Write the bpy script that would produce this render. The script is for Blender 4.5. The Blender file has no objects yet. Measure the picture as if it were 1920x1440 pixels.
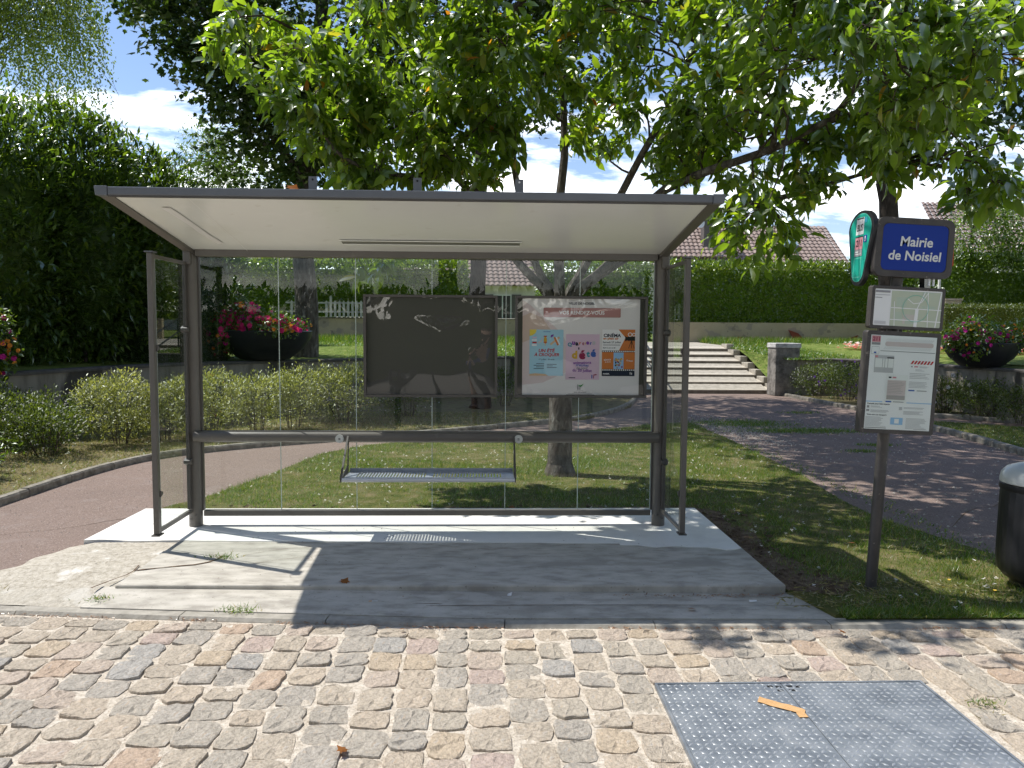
import bpy, bmesh, math, random
import numpy as np
from mathutils import Vector, Matrix, noise

# ---------------------------------------------------------------- camera, sky, sun, exposure
SC = bpy.context.scene
COL = SC.collection
YAW, PITCH, ROLL = .0363, -.0719, .0072
CAMP = np.array([.451, -6.356, 1.65]); FPX = 1442.
_r = np.array([math.cos(YAW), -math.sin(YAW), 0])
FWD = np.array([math.sin(YAW)*math.cos(PITCH), math.cos(YAW)*math.cos(PITCH), math.sin(PITCH)])
_u = np.cross(_r, FWD)
RGT = math.cos(ROLL)*_r + math.sin(ROLL)*_u
UPV = -math.sin(ROLL)*_r + math.cos(ROLL)*_u
cam = bpy.data.cameras.new('camera'); camo = bpy.data.objects.new('camera', cam); COL.objects.link(camo)
m = Matrix.Identity(4)
for i in range(3):
    m[i][0], m[i][1], m[i][2], m[i][3] = RGT[i], UPV[i], -FWD[i], CAMP[i]
camo.matrix_world = m
cam.sensor_width = 36; cam.lens = FPX/1920*36; cam.clip_end = 2000; cam.clip_start = .02
SC.camera = camo

SUNV = Vector((-.525, .25, 1.)).normalized()          # towards the sun
world = bpy.data.worlds.new('World'); SC.world = world; world.use_nodes = True
nt = world.node_tree; nt.nodes.clear()
def N(t, typ, **kw):
    n = t.nodes.new(typ)
    for k, v in kw.items(): setattr(n, k, v)
    return n
wo = N(nt, 'ShaderNodeOutputWorld'); bg = N(nt, 'ShaderNodeBackground'); bg.inputs['Strength'].default_value = .15
sky = N(nt, 'ShaderNodeTexSky'); sky.sky_type = 'NISHITA'; sky.sun_disc = False
sky.sun_elevation = math.asin(SUNV.z); sky.sun_rotation = math.atan2(SUNV.x, SUNV.y)
sky.air_density = 1.0; sky.dust_density = .0; sky.ozone_density = 1.2
# thin high cloud, everywhere in the sky, thicker towards the horizon
tc = N(nt, 'ShaderNodeTexCoord'); sep = N(nt, 'ShaderNodeSeparateXYZ'); nt.links.new(tc.outputs['Generated'], sep.inputs[0])
addz = N(nt, 'ShaderNodeMath', operation='ADD'); addz.inputs[1].default_value = .22; nt.links.new(sep.outputs['Z'], addz.inputs[0])
mx = N(nt, 'ShaderNodeMath', operation='MAXIMUM'); mx.inputs[1].default_value = .05; nt.links.new(addz.outputs[0], mx.inputs[0])
dx = N(nt, 'ShaderNodeMath', operation='DIVIDE'); dy = N(nt, 'ShaderNodeMath', operation='DIVIDE')
nt.links.new(sep.outputs['X'], dx.inputs[0]); nt.links.new(mx.outputs[0], dx.inputs[1])
nt.links.new(sep.outputs['Y'], dy.inputs[0]); nt.links.new(mx.outputs[0], dy.inputs[1])
comb = N(nt, 'ShaderNodeCombineXYZ'); nt.links.new(dx.outputs[0], comb.inputs[0]); nt.links.new(dy.outputs[0], comb.inputs[1])
mp = N(nt, 'ShaderNodeMapping'); mp.inputs['Scale'].default_value = (1.0, 1.7, 1); mp.inputs['Location'].default_value = (9.6, 7.0, 0); nt.links.new(comb.outputs[0], mp.inputs[0])
cn = N(nt, 'ShaderNodeTexNoise'); cn.inputs['Scale'].default_value = 1.5; cn.inputs['Detail'].default_value = 9; cn.inputs['Roughness'].default_value = .62; cn.inputs['Distortion'].default_value = .25
nt.links.new(mp.outputs[0], cn.inputs['Vector'])
hz = N(nt, 'ShaderNodeMapRange'); hz.inputs[1].default_value = .06; hz.inputs[2].default_value = .34; hz.inputs[3].default_value = .075; hz.inputs[4].default_value = -.045
nt.links.new(sep.outputs['Z'], hz.inputs[0])
ca = N(nt, 'ShaderNodeMath', operation='ADD'); nt.links.new(cn.outputs['Fac'], ca.inputs[0]); nt.links.new(hz.outputs[0], ca.inputs[1])
cr = N(nt, 'ShaderNodeValToRGB'); cr.color_ramp.elements[0].position = .50; cr.color_ramp.elements[1].position = .80
nt.links.new(ca.outputs[0], cr.inputs[0])
cmx = N(nt, 'ShaderNodeMixRGB'); cmx.inputs[2].default_value = (10.2, 9.9, 9.4, 1)
skm = N(nt, 'ShaderNodeMixRGB', blend_type='MULTIPLY'); skm.inputs[0].default_value = 1; skm.inputs[2].default_value = (.40, .39, .41, 1)
nt.links.new(sky.outputs[0], skm.inputs[1]); nt.links.new(skm.outputs[0], cmx.inputs[1])
nt.links.new(cr.outputs[0], cmx.inputs[0]); nt.links.new(cmx.outputs[0], bg.inputs['Color']); nt.links.new(bg.outputs[0], wo.inputs[0])

sl = bpy.data.lights.new('sun', 'SUN'); sl.energy = 2.28; sl.angle = math.radians(.53); sl.color = (1, .965, .91)
so = bpy.data.objects.new('sun', sl); COL.objects.link(so); so.rotation_euler = (-SUNV).to_track_quat('-Z', 'Y').to_euler(); so.location = (-8, 4, 20)
vs = SC.view_settings; vs.view_transform = 'Standard'; vs.look = 'None'; vs.exposure = 1.42; vs.gamma = 1; vs.use_curve_mapping = False
cy = SC.cycles; cy.max_bounces = 7; cy.diffuse_bounces = 4; cy.glossy_bounces = 3; cy.transmission_bounces = 4; cy.transparent_max_bounces = 16
cy.use_denoising = True; cy.caustics_reflective = False; cy.caustics_refractive = False; cy.sample_clamp_indirect = 6

# ---------------------------------------------------------------- helpers
RNG = np.random.default_rng(11); random.seed(5)
def proj(p):
    d = np.asarray(p, float)-CAMP; z = d@FWD
    return 960+FPX*(d@RGT)/z, 720-FPX*(d@UPV)/z, z
def tag(o, label=None, cat=None, group=None, kind=None):
    if label: o['label'] = label
    if cat: o['category'] = cat
    if group: o['group'] = group
    if kind: o['kind'] = kind
    return o
def empty(name, loc=(0, 0, 0), rot=(0, 0, 0), **kw):
    o = bpy.data.objects.new(name, None); COL.objects.link(o); o.location = loc; o.rotation_euler = rot; o.empty_display_size = .1
    return tag(o, **kw)
def link(name, me, parent=None, loc=None, rot=None, scale=None, **kw):
    o = bpy.data.objects.new(name, me); COL.objects.link(o); o.parent = parent
    if loc is not None: o.location = loc
    if rot is not None: o.rotation_euler = rot
    if scale is not None: o.scale = scale
    return tag(o, **kw)
def copy_tree(o, parent=None):
    c = o.copy(); COL.objects.link(c); c.parent = parent
    for ch in list(o.children): copy_tree(ch, c)
    return c
def npmesh(name, V, faces_list, mats, mi=None, smooth=False):
    """V (n,3); faces_list: list of int arrays (k, nverts)"""
    me = bpy.data.meshes.new(name); V = np.asarray(V, np.float32)
    loops = np.concatenate([f.ravel() for f in faces_list]).astype(np.int32)
    tot = np.concatenate([np.full(len(f), f.shape[1], np.int32) for f in faces_list])
    st = np.zeros(len(tot), np.int32); st[1:] = np.cumsum(tot)[:-1]
    me.vertices.add(len(V)); me.vertices.foreach_set('co', V.ravel())
    me.loops.add(len(loops)); me.loops.foreach_set('vertex_index', loops)
    me.polygons.add(len(tot)); me.polygons.foreach_set('loop_start', st); me.polygons.foreach_set('loop_total', tot)
    if mi is not None: me.polygons.foreach_set('material_index', np.asarray(mi, np.int32))
    if smooth: me.polygons.foreach_set('use_smooth', np.ones(len(tot), bool))
    for mm in (mats if isinstance(mats, (list, tuple)) else [mats]): me.materials.append(mm)
    me.update(calc_edges=True); me.validate()
    return me

class MB:
    def __init__(s): s.v = []; s.f = []; s.m = []
    def add(s, v, f, mi=0):
        b = len(s.v); s.v += [tuple(p) for p in v]; s.f += [[i+b for i in q] for q in f]; s.m += [mi]*len(f); return s
    def box(s, x0, y0, z0, x1, y1, z1, mi=0, M=None):
        v = [(x0, y0, z0), (x1, y0, z0), (x1, y1, z0), (x0, y1, z0), (x0, y0, z1), (x1, y0, z1), (x1, y1, z1), (x0, y1, z1)]
        if M is not None: v = [M @ Vector(p) for p in v]
        return s.add(v, [(3, 2, 1, 0), (4, 5, 6, 7), (0, 1, 5, 4), (1, 2, 6, 5), (2, 3, 7, 6), (3, 0, 4, 7)], mi)
    def tube(s, pts, rad, n=8, mi=0, cap=True, flat=1.):
        pts = [Vector(p) for p in pts]; k = len(pts)
        if not hasattr(rad, '__len__'): rad = [rad]*k
        v = []; t0 = (pts[1]-pts[0]).normalized(); a = t0.orthogonal().normalized()
        for i, p in enumerate(pts):
            t = (pts[min(i+1, k-1)]-pts[max(i-1, 0)]).normalized()
            a = (a-t*a.dot(t)).normalized(); b = t.cross(a)
            for j in range(n):
                an = 2*math.pi*j/n; v.append(p+(a*math.cos(an)+b*math.sin(an)*flat)*rad[i])
        f = [(i*n+j, i*n+(j+1) % n, (i+1)*n+(j+1) % n, (i+1)*n+j) for i in range(k-1) for j in range(n)]
        if cap: f += [tuple(reversed(range(n))), tuple(range((k-1)*n, k*n))]
        return s.add(v, f, mi)
    def lathe(s, prof, n=24, c=(0, 0, 0), mi=0, sx=1, sy=1):
        v = []; f = []
        for r, z in prof:
            for j in range(n):
                a = 2*math.pi*j/n; v.append((c[0]+r*sx*math.cos(a), c[1]+r*sy*math.sin(a), c[2]+z))
        for i in range(len(prof)-1):
            for j in range(n): f.append((i*n+j, i*n+(j+1) % n, (i+1)*n+(j+1) % n, (i+1)*n+j))
        f.append(tuple(reversed(range(n)))); f.append(tuple(range((len(prof)-1)*n, len(prof)*n)))
        return s.add(v, f, mi)
    def prism(s, poly, d0, d1, axis='z', mi=0):
        """poly of 2-D points extruded from d0 to d1 along an axis"""
        n = len(poly)
        mk = {'z': lambda p, d: (p[0], p[1], d), 'y': lambda p, d: (p[0], d, p[1]), 'x': lambda p, d: (d, p[0], p[1])}[axis]
        v = [mk(p, d0) for p in poly]+[mk(p, d1) for p in poly]
        f = [tuple(reversed(range(n))), tuple(range(n, 2*n))]+[(i, (i+1) % n, n+(i+1) % n, n+i) for i in range(n)]
        return s.add(v, f, mi)
    def mesh(s, name, mats, smooth=False, bevel=0, seg=2):
        me = bpy.data.meshes.new(name); me.from_pydata(s.v, [], s.f)
        for mm in (mats if isinstance(mats, (list, tuple)) else [mats]): me.materials.append(mm)
        me.polygons.foreach_set('material_index', s.m)
        bm = bmesh.new(); bm.from_mesh(me); bmesh.ops.recalc_face_normals(bm, faces=bm.faces)
        if bevel:
            es = [e for e in bm.edges if len(e.link_faces) == 2 and e.calc_face_angle(0) > .6]
            bmesh.ops.bevel(bm, geom=es, offset=bevel, segments=seg, profile=.5, affect='EDGES', clamp_overlap=True)
        bm.to_mesh(me); bm.free()
        if smooth:
            me.polygons.foreach_set('use_smooth', [True]*len(me.polygons))
            me.set_sharp_from_angle(angle=math.radians(38))
        me.update(); return me
    def build(s, name, mats, parent=None, smooth=False, bevel=0, seg=2, loc=None, rot=None, **kw):
        return link(name, s.mesh(name, mats, smooth, bevel, seg), parent, loc, rot, **kw)

def rrect(x0, z0, x1, z1, r, n=5):
    out = []
    for cx, cz, a0 in ((x1-r, z1-r, 0), (x0+r, z1-r, 90), (x0+r, z0+r, 180), (x1-r, z0+r, 270)):
        for i in range(n+1):
            a = math.radians(a0+90*i/n); out.append((cx+r*math.cos(a), cz+r*math.sin(a)))
    return out

# ---------------------------------------------------------------- materials
def newmat(name):
    mt = bpy.data.materials.new(name); mt.use_nodes = True; t = mt.node_tree; t.nodes.clear()
    return mt, t, N(t, 'ShaderNodeOutputMaterial')
def ramp(t, stops, fac, interp='LINEAR'):
    r = N(t, 'ShaderNodeValToRGB'); r.color_ramp.interpolation = interp; e = r.color_ramp.elements
    while len(e) < len(stops): e.new(.5)
    for q, (p, c) in zip(e, stops): q.position = p; q.color = (*c, 1) if len(c) == 3 else c
    t.links.new(fac, r.inputs[0]); return r.outputs[0]
def pmat(name, cols, scale=8., detail=6, rough=.6, bump=None, metal=0, spec=.5, rand=None, coat=0, world=False, noiserough=.6, extra=None, rvar=0, stretch=None):
    """cols: colours spread over a noise; bump: list of (scale, strength, distance); rand: colour stops picked by object"""
    mt, t, out = newmat(name); p = N(t, 'ShaderNodeBsdfPrincipled'); t.links.new(p.outputs[0], out.inputs[0])
    if world: co = N(t, 'ShaderNodeNewGeometry').outputs['Position']
    else: co = N(t, 'ShaderNodeTexCoord').outputs['Object']
    if stretch:
        mpp = N(t, 'ShaderNodeMapping'); mpp.inputs['Scale'].default_value = stretch; t.links.new(co, mpp.inputs[0]); co = mpp.outputs[0]
    no = N(t, 'ShaderNodeTexNoise'); no.inputs['Scale'].default_value = scale; no.inputs['Detail'].default_value = detail; no.inputs['Roughness'].default_value = noiserough
    t.links.new(co, no.inputs['Vector'])
    if len(cols) == 1: cols = [cols[0], cols[0]]
    lo, hi = .33, .67
    col = ramp(t, [(lo+(hi-lo)*i/(len(cols)-1), c) for i, c in enumerate(cols)], no.outputs['Fac'])
    if rand:
        oi = N(t, 'ShaderNodeObjectInfo'); rc = ramp(t, rand, oi.outputs['Random'], 'CONSTANT')
        mm = N(t, 'ShaderNodeMixRGB', blend_type='MULTIPLY'); mm.inputs[0].default_value = 1
        t.links.new(rc, mm.inputs[1]); t.links.new(col, mm.inputs[2]); col = mm.outputs[0]
    if extra: col = extra(t, co, col)
    t.links.new(col, p.inputs['Base Color'])
    p.inputs['Roughness'].default_value = rough; p.inputs['Metallic'].default_value = metal; p.inputs['Specular IOR Level'].default_value = spec
    if coat: p.inputs['Coat Weight'].default_value = coat; p.inputs['Coat Roughness'].default_value = .08
    if rvar:
        mr = N(t, 'ShaderNodeMapRange'); mr.inputs[1].default_value = .3; mr.inputs[2].default_value = .7; mr.inputs[3].default_value = rough-rvar; mr.inputs[4].default_value = rough+rvar
        t.links.new(no.outputs['Fac'], mr.inputs[0]); t.links.new(mr.outputs[0], p.inputs['Roughness'])
    prev = None
    for bs, st, di in (bump or []):
        bn = N(t, 'ShaderNodeTexNoise'); bn.inputs['Scale'].default_value = bs; bn.inputs['Detail'].default_value = 5; t.links.new(co, bn.inputs['Vector'])
        bp = N(t, 'ShaderNodeBump'); bp.inputs['Strength'].default_value = st; bp.inputs['Distance'].default_value = di
        t.links.new(bn.outputs['Fac'], bp.inputs['Height'])
        if prev: t.links.new(prev, bp.inputs['Normal'])
        prev = bp.outputs[0]
    if prev: t.links.new(prev, p.inputs['Normal'])
    return mt
def spots(scale, thr, colour, soft=.04, amount=1., kind='noise'):
    """patches of another colour with their own shape"""
    def f(t, co, col):
        no = N(t, 'ShaderNodeTexNoise'); no.inputs['Scale'].default_value = scale; no.inputs['Detail'].default_value = 7; t.links.new(co, no.inputs['Vector'])
        r = ramp(t, [(thr, (0, 0, 0)), (thr+soft, (amount,)*3)], no.outputs['Fac'])
        mm = N(t, 'ShaderNodeMixRGB'); mm.inputs[2].default_value = (*colour, 1); t.links.new(r, mm.inputs[0]); t.links.new(col, mm.inputs[1]); return mm.outputs[0]
    return f
def chain(*fs):
    def f(t, co, col):
        for g in fs: col = g(t, co, col)
        return col
    return f
def leafmat(name, stops, trans=.45, tcol=None, gloss=.08, rough=.35):
    mt, t, out = newmat(name)
    ge = N(t, 'ShaderNodeNewGeometry'); col = ramp(t, stops, ge.outputs['Random Per Island'])
    di = N(t, 'ShaderNodeBsdfDiffuse'); tr = N(t, 'ShaderNodeBsdfTranslucent'); t.links.new(col, di.inputs[0])
    hs = N(t, 'ShaderNodeMixRGB', blend_type='MULTIPLY'); hs.inputs[0].default_value = 1; hs.inputs[2].default_value = (*(tcol or (2.3, 2.5, .8)), 1); t.links.new(col, hs.inputs[1]); t.links.new(hs.outputs[0], tr.inputs[0])
    m1 = N(t, 'ShaderNodeMixShader'); m1.inputs[0].default_value = trans; t.links.new(di.outputs[0], m1.inputs[1]); t.links.new(tr.outputs[0], m1.inputs[2])
    gl = N(t, 'ShaderNodeBsdfGlossy'); gl.inputs['Roughness'].default_value = rough; gl.inputs[0].default_value = (.95, 1, .95, 1)
    lw = N(t, 'ShaderNodeFresnel'); lw.inputs[0].default_value = 1.45
    mu = N(t, 'ShaderNodeMath', operation='MULTIPLY'); mu.inputs[1].default_value = gloss*9; t.links.new(lw.outputs[0], mu.inputs[0])
    mi = N(t, 'ShaderNodeMath', operation='MINIMUM'); mi.inputs[1].default_value = .22; t.links.new(mu.outputs[0], mi.inputs[0])
    m2 = N(t, 'ShaderNodeMixShader'); t.links.new(mi.outputs[0], m2.inputs[0]); t.links.new(m1.outputs[0], m2.inputs[1]); t.links.new(gl.outputs[0], m2.inputs[2])
    t.links.new(m2.outputs[0], out.inputs[0]); return mt
def glassmat(name, tint, ior=1.5, rough=0., mul=1.):
    mt, t, out = newmat(name)
    tr = N(t, 'ShaderNodeBsdfTransparent'); tr.inputs[0].default_value = (*tint, 1)
    gl = N(t, 'ShaderNodeBsdfGlossy'); gl.inputs['Roughness'].default_value = rough
    fr = N(t, 'ShaderNodeFresnel'); fr.inputs[0].default_value = ior
    mu = N(t, 'ShaderNodeMath', operation='MULTIPLY'); mu.inputs[1].default_value = mul; t.links.new(fr.outputs[0], mu.inputs[0])
    bf = N(t, 'ShaderNodeNewGeometry'); iv = N(t, 'ShaderNodeMath', operation='SUBTRACT'); iv.inputs[0].default_value = 1; t.links.new(bf.outputs['Backfacing'], iv.inputs[1])
    m3 = N(t, 'ShaderNodeMath', operation='MULTIPLY', use_clamp=True); t.links.new(mu.outputs[0], m3.inputs[0]); t.links.new(iv.outputs[0], m3.inputs[1]); mu = m3
    mxs = N(t, 'ShaderNodeMixShader'); t.links.new(mu.outputs[0], mxs.inputs[0]); t.links.new(tr.outputs[0], mxs.inputs[1]); t.links.new(gl.outputs[0], mxs.inputs[2])
    t.links.new(mxs.outputs[0], out.inputs[0]); return mt
def flat(name, c, rough=.55, spec=.3): return pmat(name, [c], 3, 0, rough, spec=spec)
# ---------------------------------------------------------------- material library
M_stone = pmat('cobblestone', [(.50, .485, .465), (.73, .71, .675), (.92, .895, .865)], 11, 8, .8, [(9, .35, .02), (30, .55, .012), (110, .35, .003)], spec=.3,
               rand=[(0, (.53, .465, .38)), (.20, (.47, .43, .37)), (.38, (.56, .48, .385)), (.52, (.46, .425, .375)), (.64, (.55, .465, .39)), (.74, (.435, .42, .395)), (.82, (.56, .465, .35)), (.88, (.50, .45, .375)), (.93, (.55, .425, .325)), (.96, (.53, .43, .38))],
               extra=chain(spots(7, .58, (.47, .34, .23), .12, .4), spots(5, .60, (.33, .32, .31), .12, .5), spots(30, .60, (.25, .21, .175), .06, .55), spots(80, .60, (.62, .57, .50), .06, .5)))
M_mortar = pmat('sand_mortar', [(.37, .32, .255), (.51, .45, .37), (.62, .56, .475)], 40, 8, .95, [(60, .6, .01), (220, .7, .004)], spec=.1, world=True, extra=spots(120, .58, (.20, .165, .125), .08, .7))
M_asph = pmat('red_asphalt', [(.155, .112, .090), (.215, .160, .133), (.28, .218, .186)], 90, 8, .9, [(160, .7, .006)], spec=.2, world=True, extra=chain(spots(.9, .52, (.16, .12, .10), .2, .5), spots(3.5, .58, (.25, .20, .175), .08, .5), spots(45, .60, (.10, .075, .065), .06, .55), spots(70, .62, (.42, .35, .31), .05, .8)))
M_road = pmat('road_asphalt', [(.20, .185, .165), (.28, .26, .235)], 60, 8, .9, [(150, .6, .006)], spec=.2, world=True)
M_lawn = pmat('lawn_soil', [(.065, .082, .02), (.11, .115, .035), (.19, .155, .08)], 6, 9, .95, [(70, .8, .02)], spec=.1, world=True, extra=spots(1.6, .58, (.19, .15, .09), .14, .7))
M_dry = pmat('dry_bed', [(.10, .085, .05), (.20, .17, .09), (.13, .14, .05)], 5, 9, .95, [(60, .9, .02)], spec=.1, world=True)
M_soil = pmat('bare_soil', [(.085, .055, .038), (.15, .105, .07), (.21, .16, .115)], 14, 9, .95, [(30, 1., .03), (110, .8, .01)], spec=.1, world=True)
M_terr = pmat('terrace_grass', [(.10, .15, .03), (.15, .20, .045), (.24, .25, .08)], 5, 9, .95, [(60, .9, .03)], spec=.1, world=True)
M_white = pmat('new_white_concrete', [(.72, .70, .655), (.80, .78, .73), (.76, .74, .69)], 3.5, 8, .85, [(70, .25, .002)], spec=.25, world=True, extra=chain(spots(2.2, .60, (.66, .64, .60), .12, .5), spots(34, .70, (.36, .31, .25), .03, .8)))
M_conc = pmat('grey_concrete', [(.31, .285, .245), (.44, .41, .35), (.53, .495, .43)], 5, 10, .85, [(9, .2, .01), (90, .45, .003)], spec=.25, world=True, stretch=(1, 2.2, 1), extra=chain(spots(1.1, .55, (.31, .285, .24), .08, .75), spots(3.4, .56, (.52, .485, .425), .08, .6), spots(7, .62, (.33, .30, .25), .05, .6), spots(40, .64, (.20, .18, .15), .05, .7)))
M_oldc = pmat('old_rough_concrete', [(.25, .22, .17), (.43, .39, .32), (.54, .50, .43)], 26, 12, .95, [(8, .5, .03), (45, .9, .012), (150, .6, .004)], spec=.2, world=True, extra=chain(spots(3.2, .60, (.66, .63, .57), .05, .8), spots(1.6, .57, (.42, .39, .33), .1, .6)), noiserough=.75)
M_kerb = pmat('kerb_concrete', [(.27, .25, .21), (.40, .37, .315)], 12, 9, .9, [(40, .6, .008)], spec=.2, world=True, extra=spots(7, .60, (.22, .20, .17), .08, .6))
M_kerbd = pmat('weathered_kerb', [(.14, .125, .10), (.24, .22, .18), (.33, .30, .25)], 10, 9, .9, [(30, .7, .012)], spec=.2, world=True)
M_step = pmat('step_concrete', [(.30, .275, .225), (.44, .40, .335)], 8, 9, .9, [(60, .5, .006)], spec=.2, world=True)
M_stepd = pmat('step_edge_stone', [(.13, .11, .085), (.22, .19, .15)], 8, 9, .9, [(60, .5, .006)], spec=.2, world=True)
M_wall = pmat('stained_render', [(.17, .15, .12), (.26, .235, .195), (.32, .29, .24)], 3, 9, .9, [(12, .4, .02), (60, .4, .006)], spec=.2, world=True, stretch=(1.6, 1.6, .35), extra=spots(1.3, .57, (.05, .045, .04), .05, .85))
M_cop = pmat('dark_coping', [(.07, .065, .06), (.13, .12, .105)], 8, 8, .9, [(40, .5, .01)], spec=.2, world=True)
M_cream = pmat('flaking_cream_paint', [(.38, .32, .21), (.46, .39, .27)], 2, 8, .9, [(8, .3, .02)], spec=.2, world=True, extra=chain(spots(1.5, .57, (.30, .26, .21), .03, .8), spots(4, .63, (.20, .17, .13), .03, .7)))
M_metal = pmat('bronze_paint', [(.108, .098, .085), (.135, .122, .107)], 3, 7, .40, [(140, .08, .001)], spec=.5, rvar=.08, stretch=(1, 1, .5), extra=spots(14, .64, (.19, .17, .145), .05, .35))
M_metald = pmat('dark_bronze_paint', [(.075, .068, .062), (.088, .080, .072)], 5, 3, .42, [(140, .06, .001)], spec=.5)
M_fascia = pmat('sky_tinted_fascia', [(.115, .122, .135), (.13, .137, .15)], 5, 3, .30, spec=.5)  # bluish sky reflection put into the base colour of the brown-grey metal
M_soffit = pmat('ivory_soffit', [(.86, .865, .82), (.89, .895, .85)], 1.4, 6, .18, [(1.2, .05, .02)], spec=.5, rvar=.08, extra=chain(spots(2.2, .60, (.92, .92, .88), .04, .6), spots(1.0, .57, (.79, .785, .72), .08, .5), spots(5, .66, (.74, .73, .66), .04, .4)), stretch=(1, 1, 1))
M_smear = flat('dried_adhesive', (.82, .80, .78), .35)
M_steel = pmat('brushed_steel', [(.60, .61, .63), (.68, .69, .71)], 30, 4, .34, metal=.35, stretch=(1, 30, 30))
M_seat = pmat('grey_steel_seat', [(.36, .38, .42), (.44, .46, .50)], 20, 4, .4, metal=.4)
M_rubber = flat('black_rubber', (.012, .012, .012), .6)
M_glass = glassmat('clear_glass', (.965, .985, .972), 1.5, 0, .9)
M_glassg = glassmat('side_glass', (.955, .978, .965), 1.5, 0, 1.5)
M_edge = pmat('glass_edge', [(.50, .58, .54)], 3, 0, .2)
M_film = glassmat('wavy_plastic', (.96, .97, .97), 1.6, .0, 1.6)
M_back = flat('dark_backing', (.070, .067, .057), .5)
M_plate = pmat('galvanised_plate', [(.17, .19, .215), (.24, .265, .29), (.31, .33, .35)], 7, 9, .46, [(60, .2, .002)], metal=.45, spec=.5, rvar=.1, extra=spots(3.5, .60, (.36, .35, .33), .14, .5))
M_tread = pmat('worn_tread', [(.34, .36, .38), (.50, .52, .54)], 9, 6, .36, metal=.5)
M_tape = pmat('brown_tape', [(.50, .29, .12), (.60, .36, .16)], 20, 6, .5)
M_black = pmat('black_plastic', [(.012, .012, .014), (.02, .02, .023)], 9, 5, .45, [(60, .15, .002)])
M_binlid = pmat('pale_plastic_lid', [(.50, .51, .48), (.60, .61, .57)], 3, 5, .3)
M_pole = pmat('worn_pole_paint', [(.045, .04, .038), (.07, .062, .056)], 12, 7, .5, [(40, .2, .003)], extra=spots(30, .67, (.22, .19, .16), .03, .7))
M_bark = pmat('grey_bark', [(.055, .045, .038), (.11, .095, .08), (.17, .155, .135)], 14, 9, .95, [(20, 1., .03), (70, .7, .01)], spec=.15, stretch=(1, 1, .4), extra=spots(9, .60, (.30, .28, .25), .05, .7))
M_barkd = pmat('dark_bark', [(.035, .028, .023), (.075, .062, .052)], 12, 9, .95, [(14, 1., .05)], spec=.15, stretch=(1, 1, .35))
M_twig = pmat('twig_bark', [(.06, .045, .035), (.10, .08, .06)], 30, 4, .9, spec=.15)
M_rooft = pmat('clay_tiles', [(.21, .155, .135), (.285, .22, .19), (.36, .29, .26)], 4, 8, .9, spec=.2, world=True)
M_rooft2 = pmat('brown_tiles', [(.17, .125, .11), (.25, .195, .175)], 4, 8, .9, spec=.2, world=True)
M_render = pmat('pale_render', [(.60, .57, .50), (.68, .65, .58)], 3, 6, .9, spec=.2)
M_paint = flat('white_paint', (.72, .71, .68), .5)
M_slate = flat('grey_cladding', (.12, .105, .10), .6)
M_dark = flat('dark_window', (.02, .022, .025), .15, .5)
M_sky = flat('skylight_pane', (.25, .34, .38), .08, .8)
M_brick = pmat('pale_brick', [(.42, .33, .24), (.55, .45, .35)], 9, 6, .9, [(30, .5, .01)], spec=.2)
M_red = flat('rust_red_paint', (.23, .055, .03), .7)
M_flag = flat('orange_red_cloth', (.62, .10, .03), .8)
M_bowl = pmat('anthracite_bowl', [(.014, .015, .020), (.022, .023, .028)], 6, 5, .5)
M_leafdry = leafmat('dry_leaf', [(0, (.16, .06, .02)), (.6, (.28, .12, .04)), (1, (.36, .20, .08))], .3, (1.6, 1.2, .7), .02)
M_cherry = leafmat('cherry_leaves', [(0, (.062, .100, .021)), (.5, (.105, .160, .028)), (.86, (.145, .205, .034)), (.965, (.18, .23, .035)), (.992, (.26, .22, .05)), (.998, (.34, .11, .03))], .62, (2.9, 3.0, .7), .05, .36)
M_maple = leafmat('maple_leaves', [(0, (.026, .046, .014)), (.7, (.042, .070, .018)), (1, (.07, .105, .025))], .32, (2.0, 2.3, .7), .02, .4)
M_laurel = leafmat('laurel_leaves', [(0, (.04, .07, .018)), (.6, (.065, .11, .022)), (.9, (.10, .15, .025)), (1, (.14, .19, .035))], .34, (2.9, 3.1, .8), .03, .32)
M_yew = leafmat('yew_needles', [(0, (.022, .042, .014)), (1, (.042, .068, .02))], .15, None, .02, .5)
M_hedge = leafmat('hedge_leaves', [(0, (.065, .105, .02)), (.6, (.11, .165, .028)), (1, (.17, .22, .04))], .38, (2.6, 2.7, .7), .022, .4)
M_clip = leafmat('clipped_hedge', [(0, (.06, .085, .015)), (1, (.11, .14, .025))], .3, (2.3, 2.2, .7), .02, .5)
M_bush = leafmat('bright_bush', [(0, (.06, .10, .02)), (1, (.13, .19, .04))], .42, (2.3, 2.4, .8), .015, .4)
M_birch = leafmat('birch_leaves', [(0, (.07, .11, .025)), (1, (.17, .22, .06))], .55, (2.2, 2.2, .8), .015, .4)
M_shrub = leafmat('shrub_leaves', [(0, (.05, .075, .018)), (.6, (.085, .12, .026)), (1, (.13, .16, .04))], .4, (2.0, 2.0, .7), .008, .5)
M_shruby = leafmat('pale_shrub_leaves', [(0, (.14, .165, .055)), (.5, (.26, .28, .11)), (1, (.43, .44, .21))], .4, (1.7, 1.7, .7), .012, .5)
M_grass = leafmat('grass_blades', [(0, (.060, .125, .014)), (.6, (.11, .185, .024)), (.88, (.16, .21, .04)), (.93, (.33, .27, .13)), (1, (.40, .33, .18))], .45, (2.0, 2.1, .8), .03, .5)
M_grassd = leafmat('dry_grass_blades', [(0, (.11, .12, .04)), (.4, (.20, .18, .075)), (1, (.36, .30, .15))], .4, (1.6, 1.6, .9), .02, .6)
def petal(name, a, b): return leafmat(name, [(0, a), (1, b)], .4, (1.5, 1.3, 1.3), .01, .6)
M_pink = petal('pink_petals', (.55, .02, .12), (.80, .06, .25)); M_mag = petal('magenta_petals', (.45, .02, .22), (.70, .05, .38))
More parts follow.
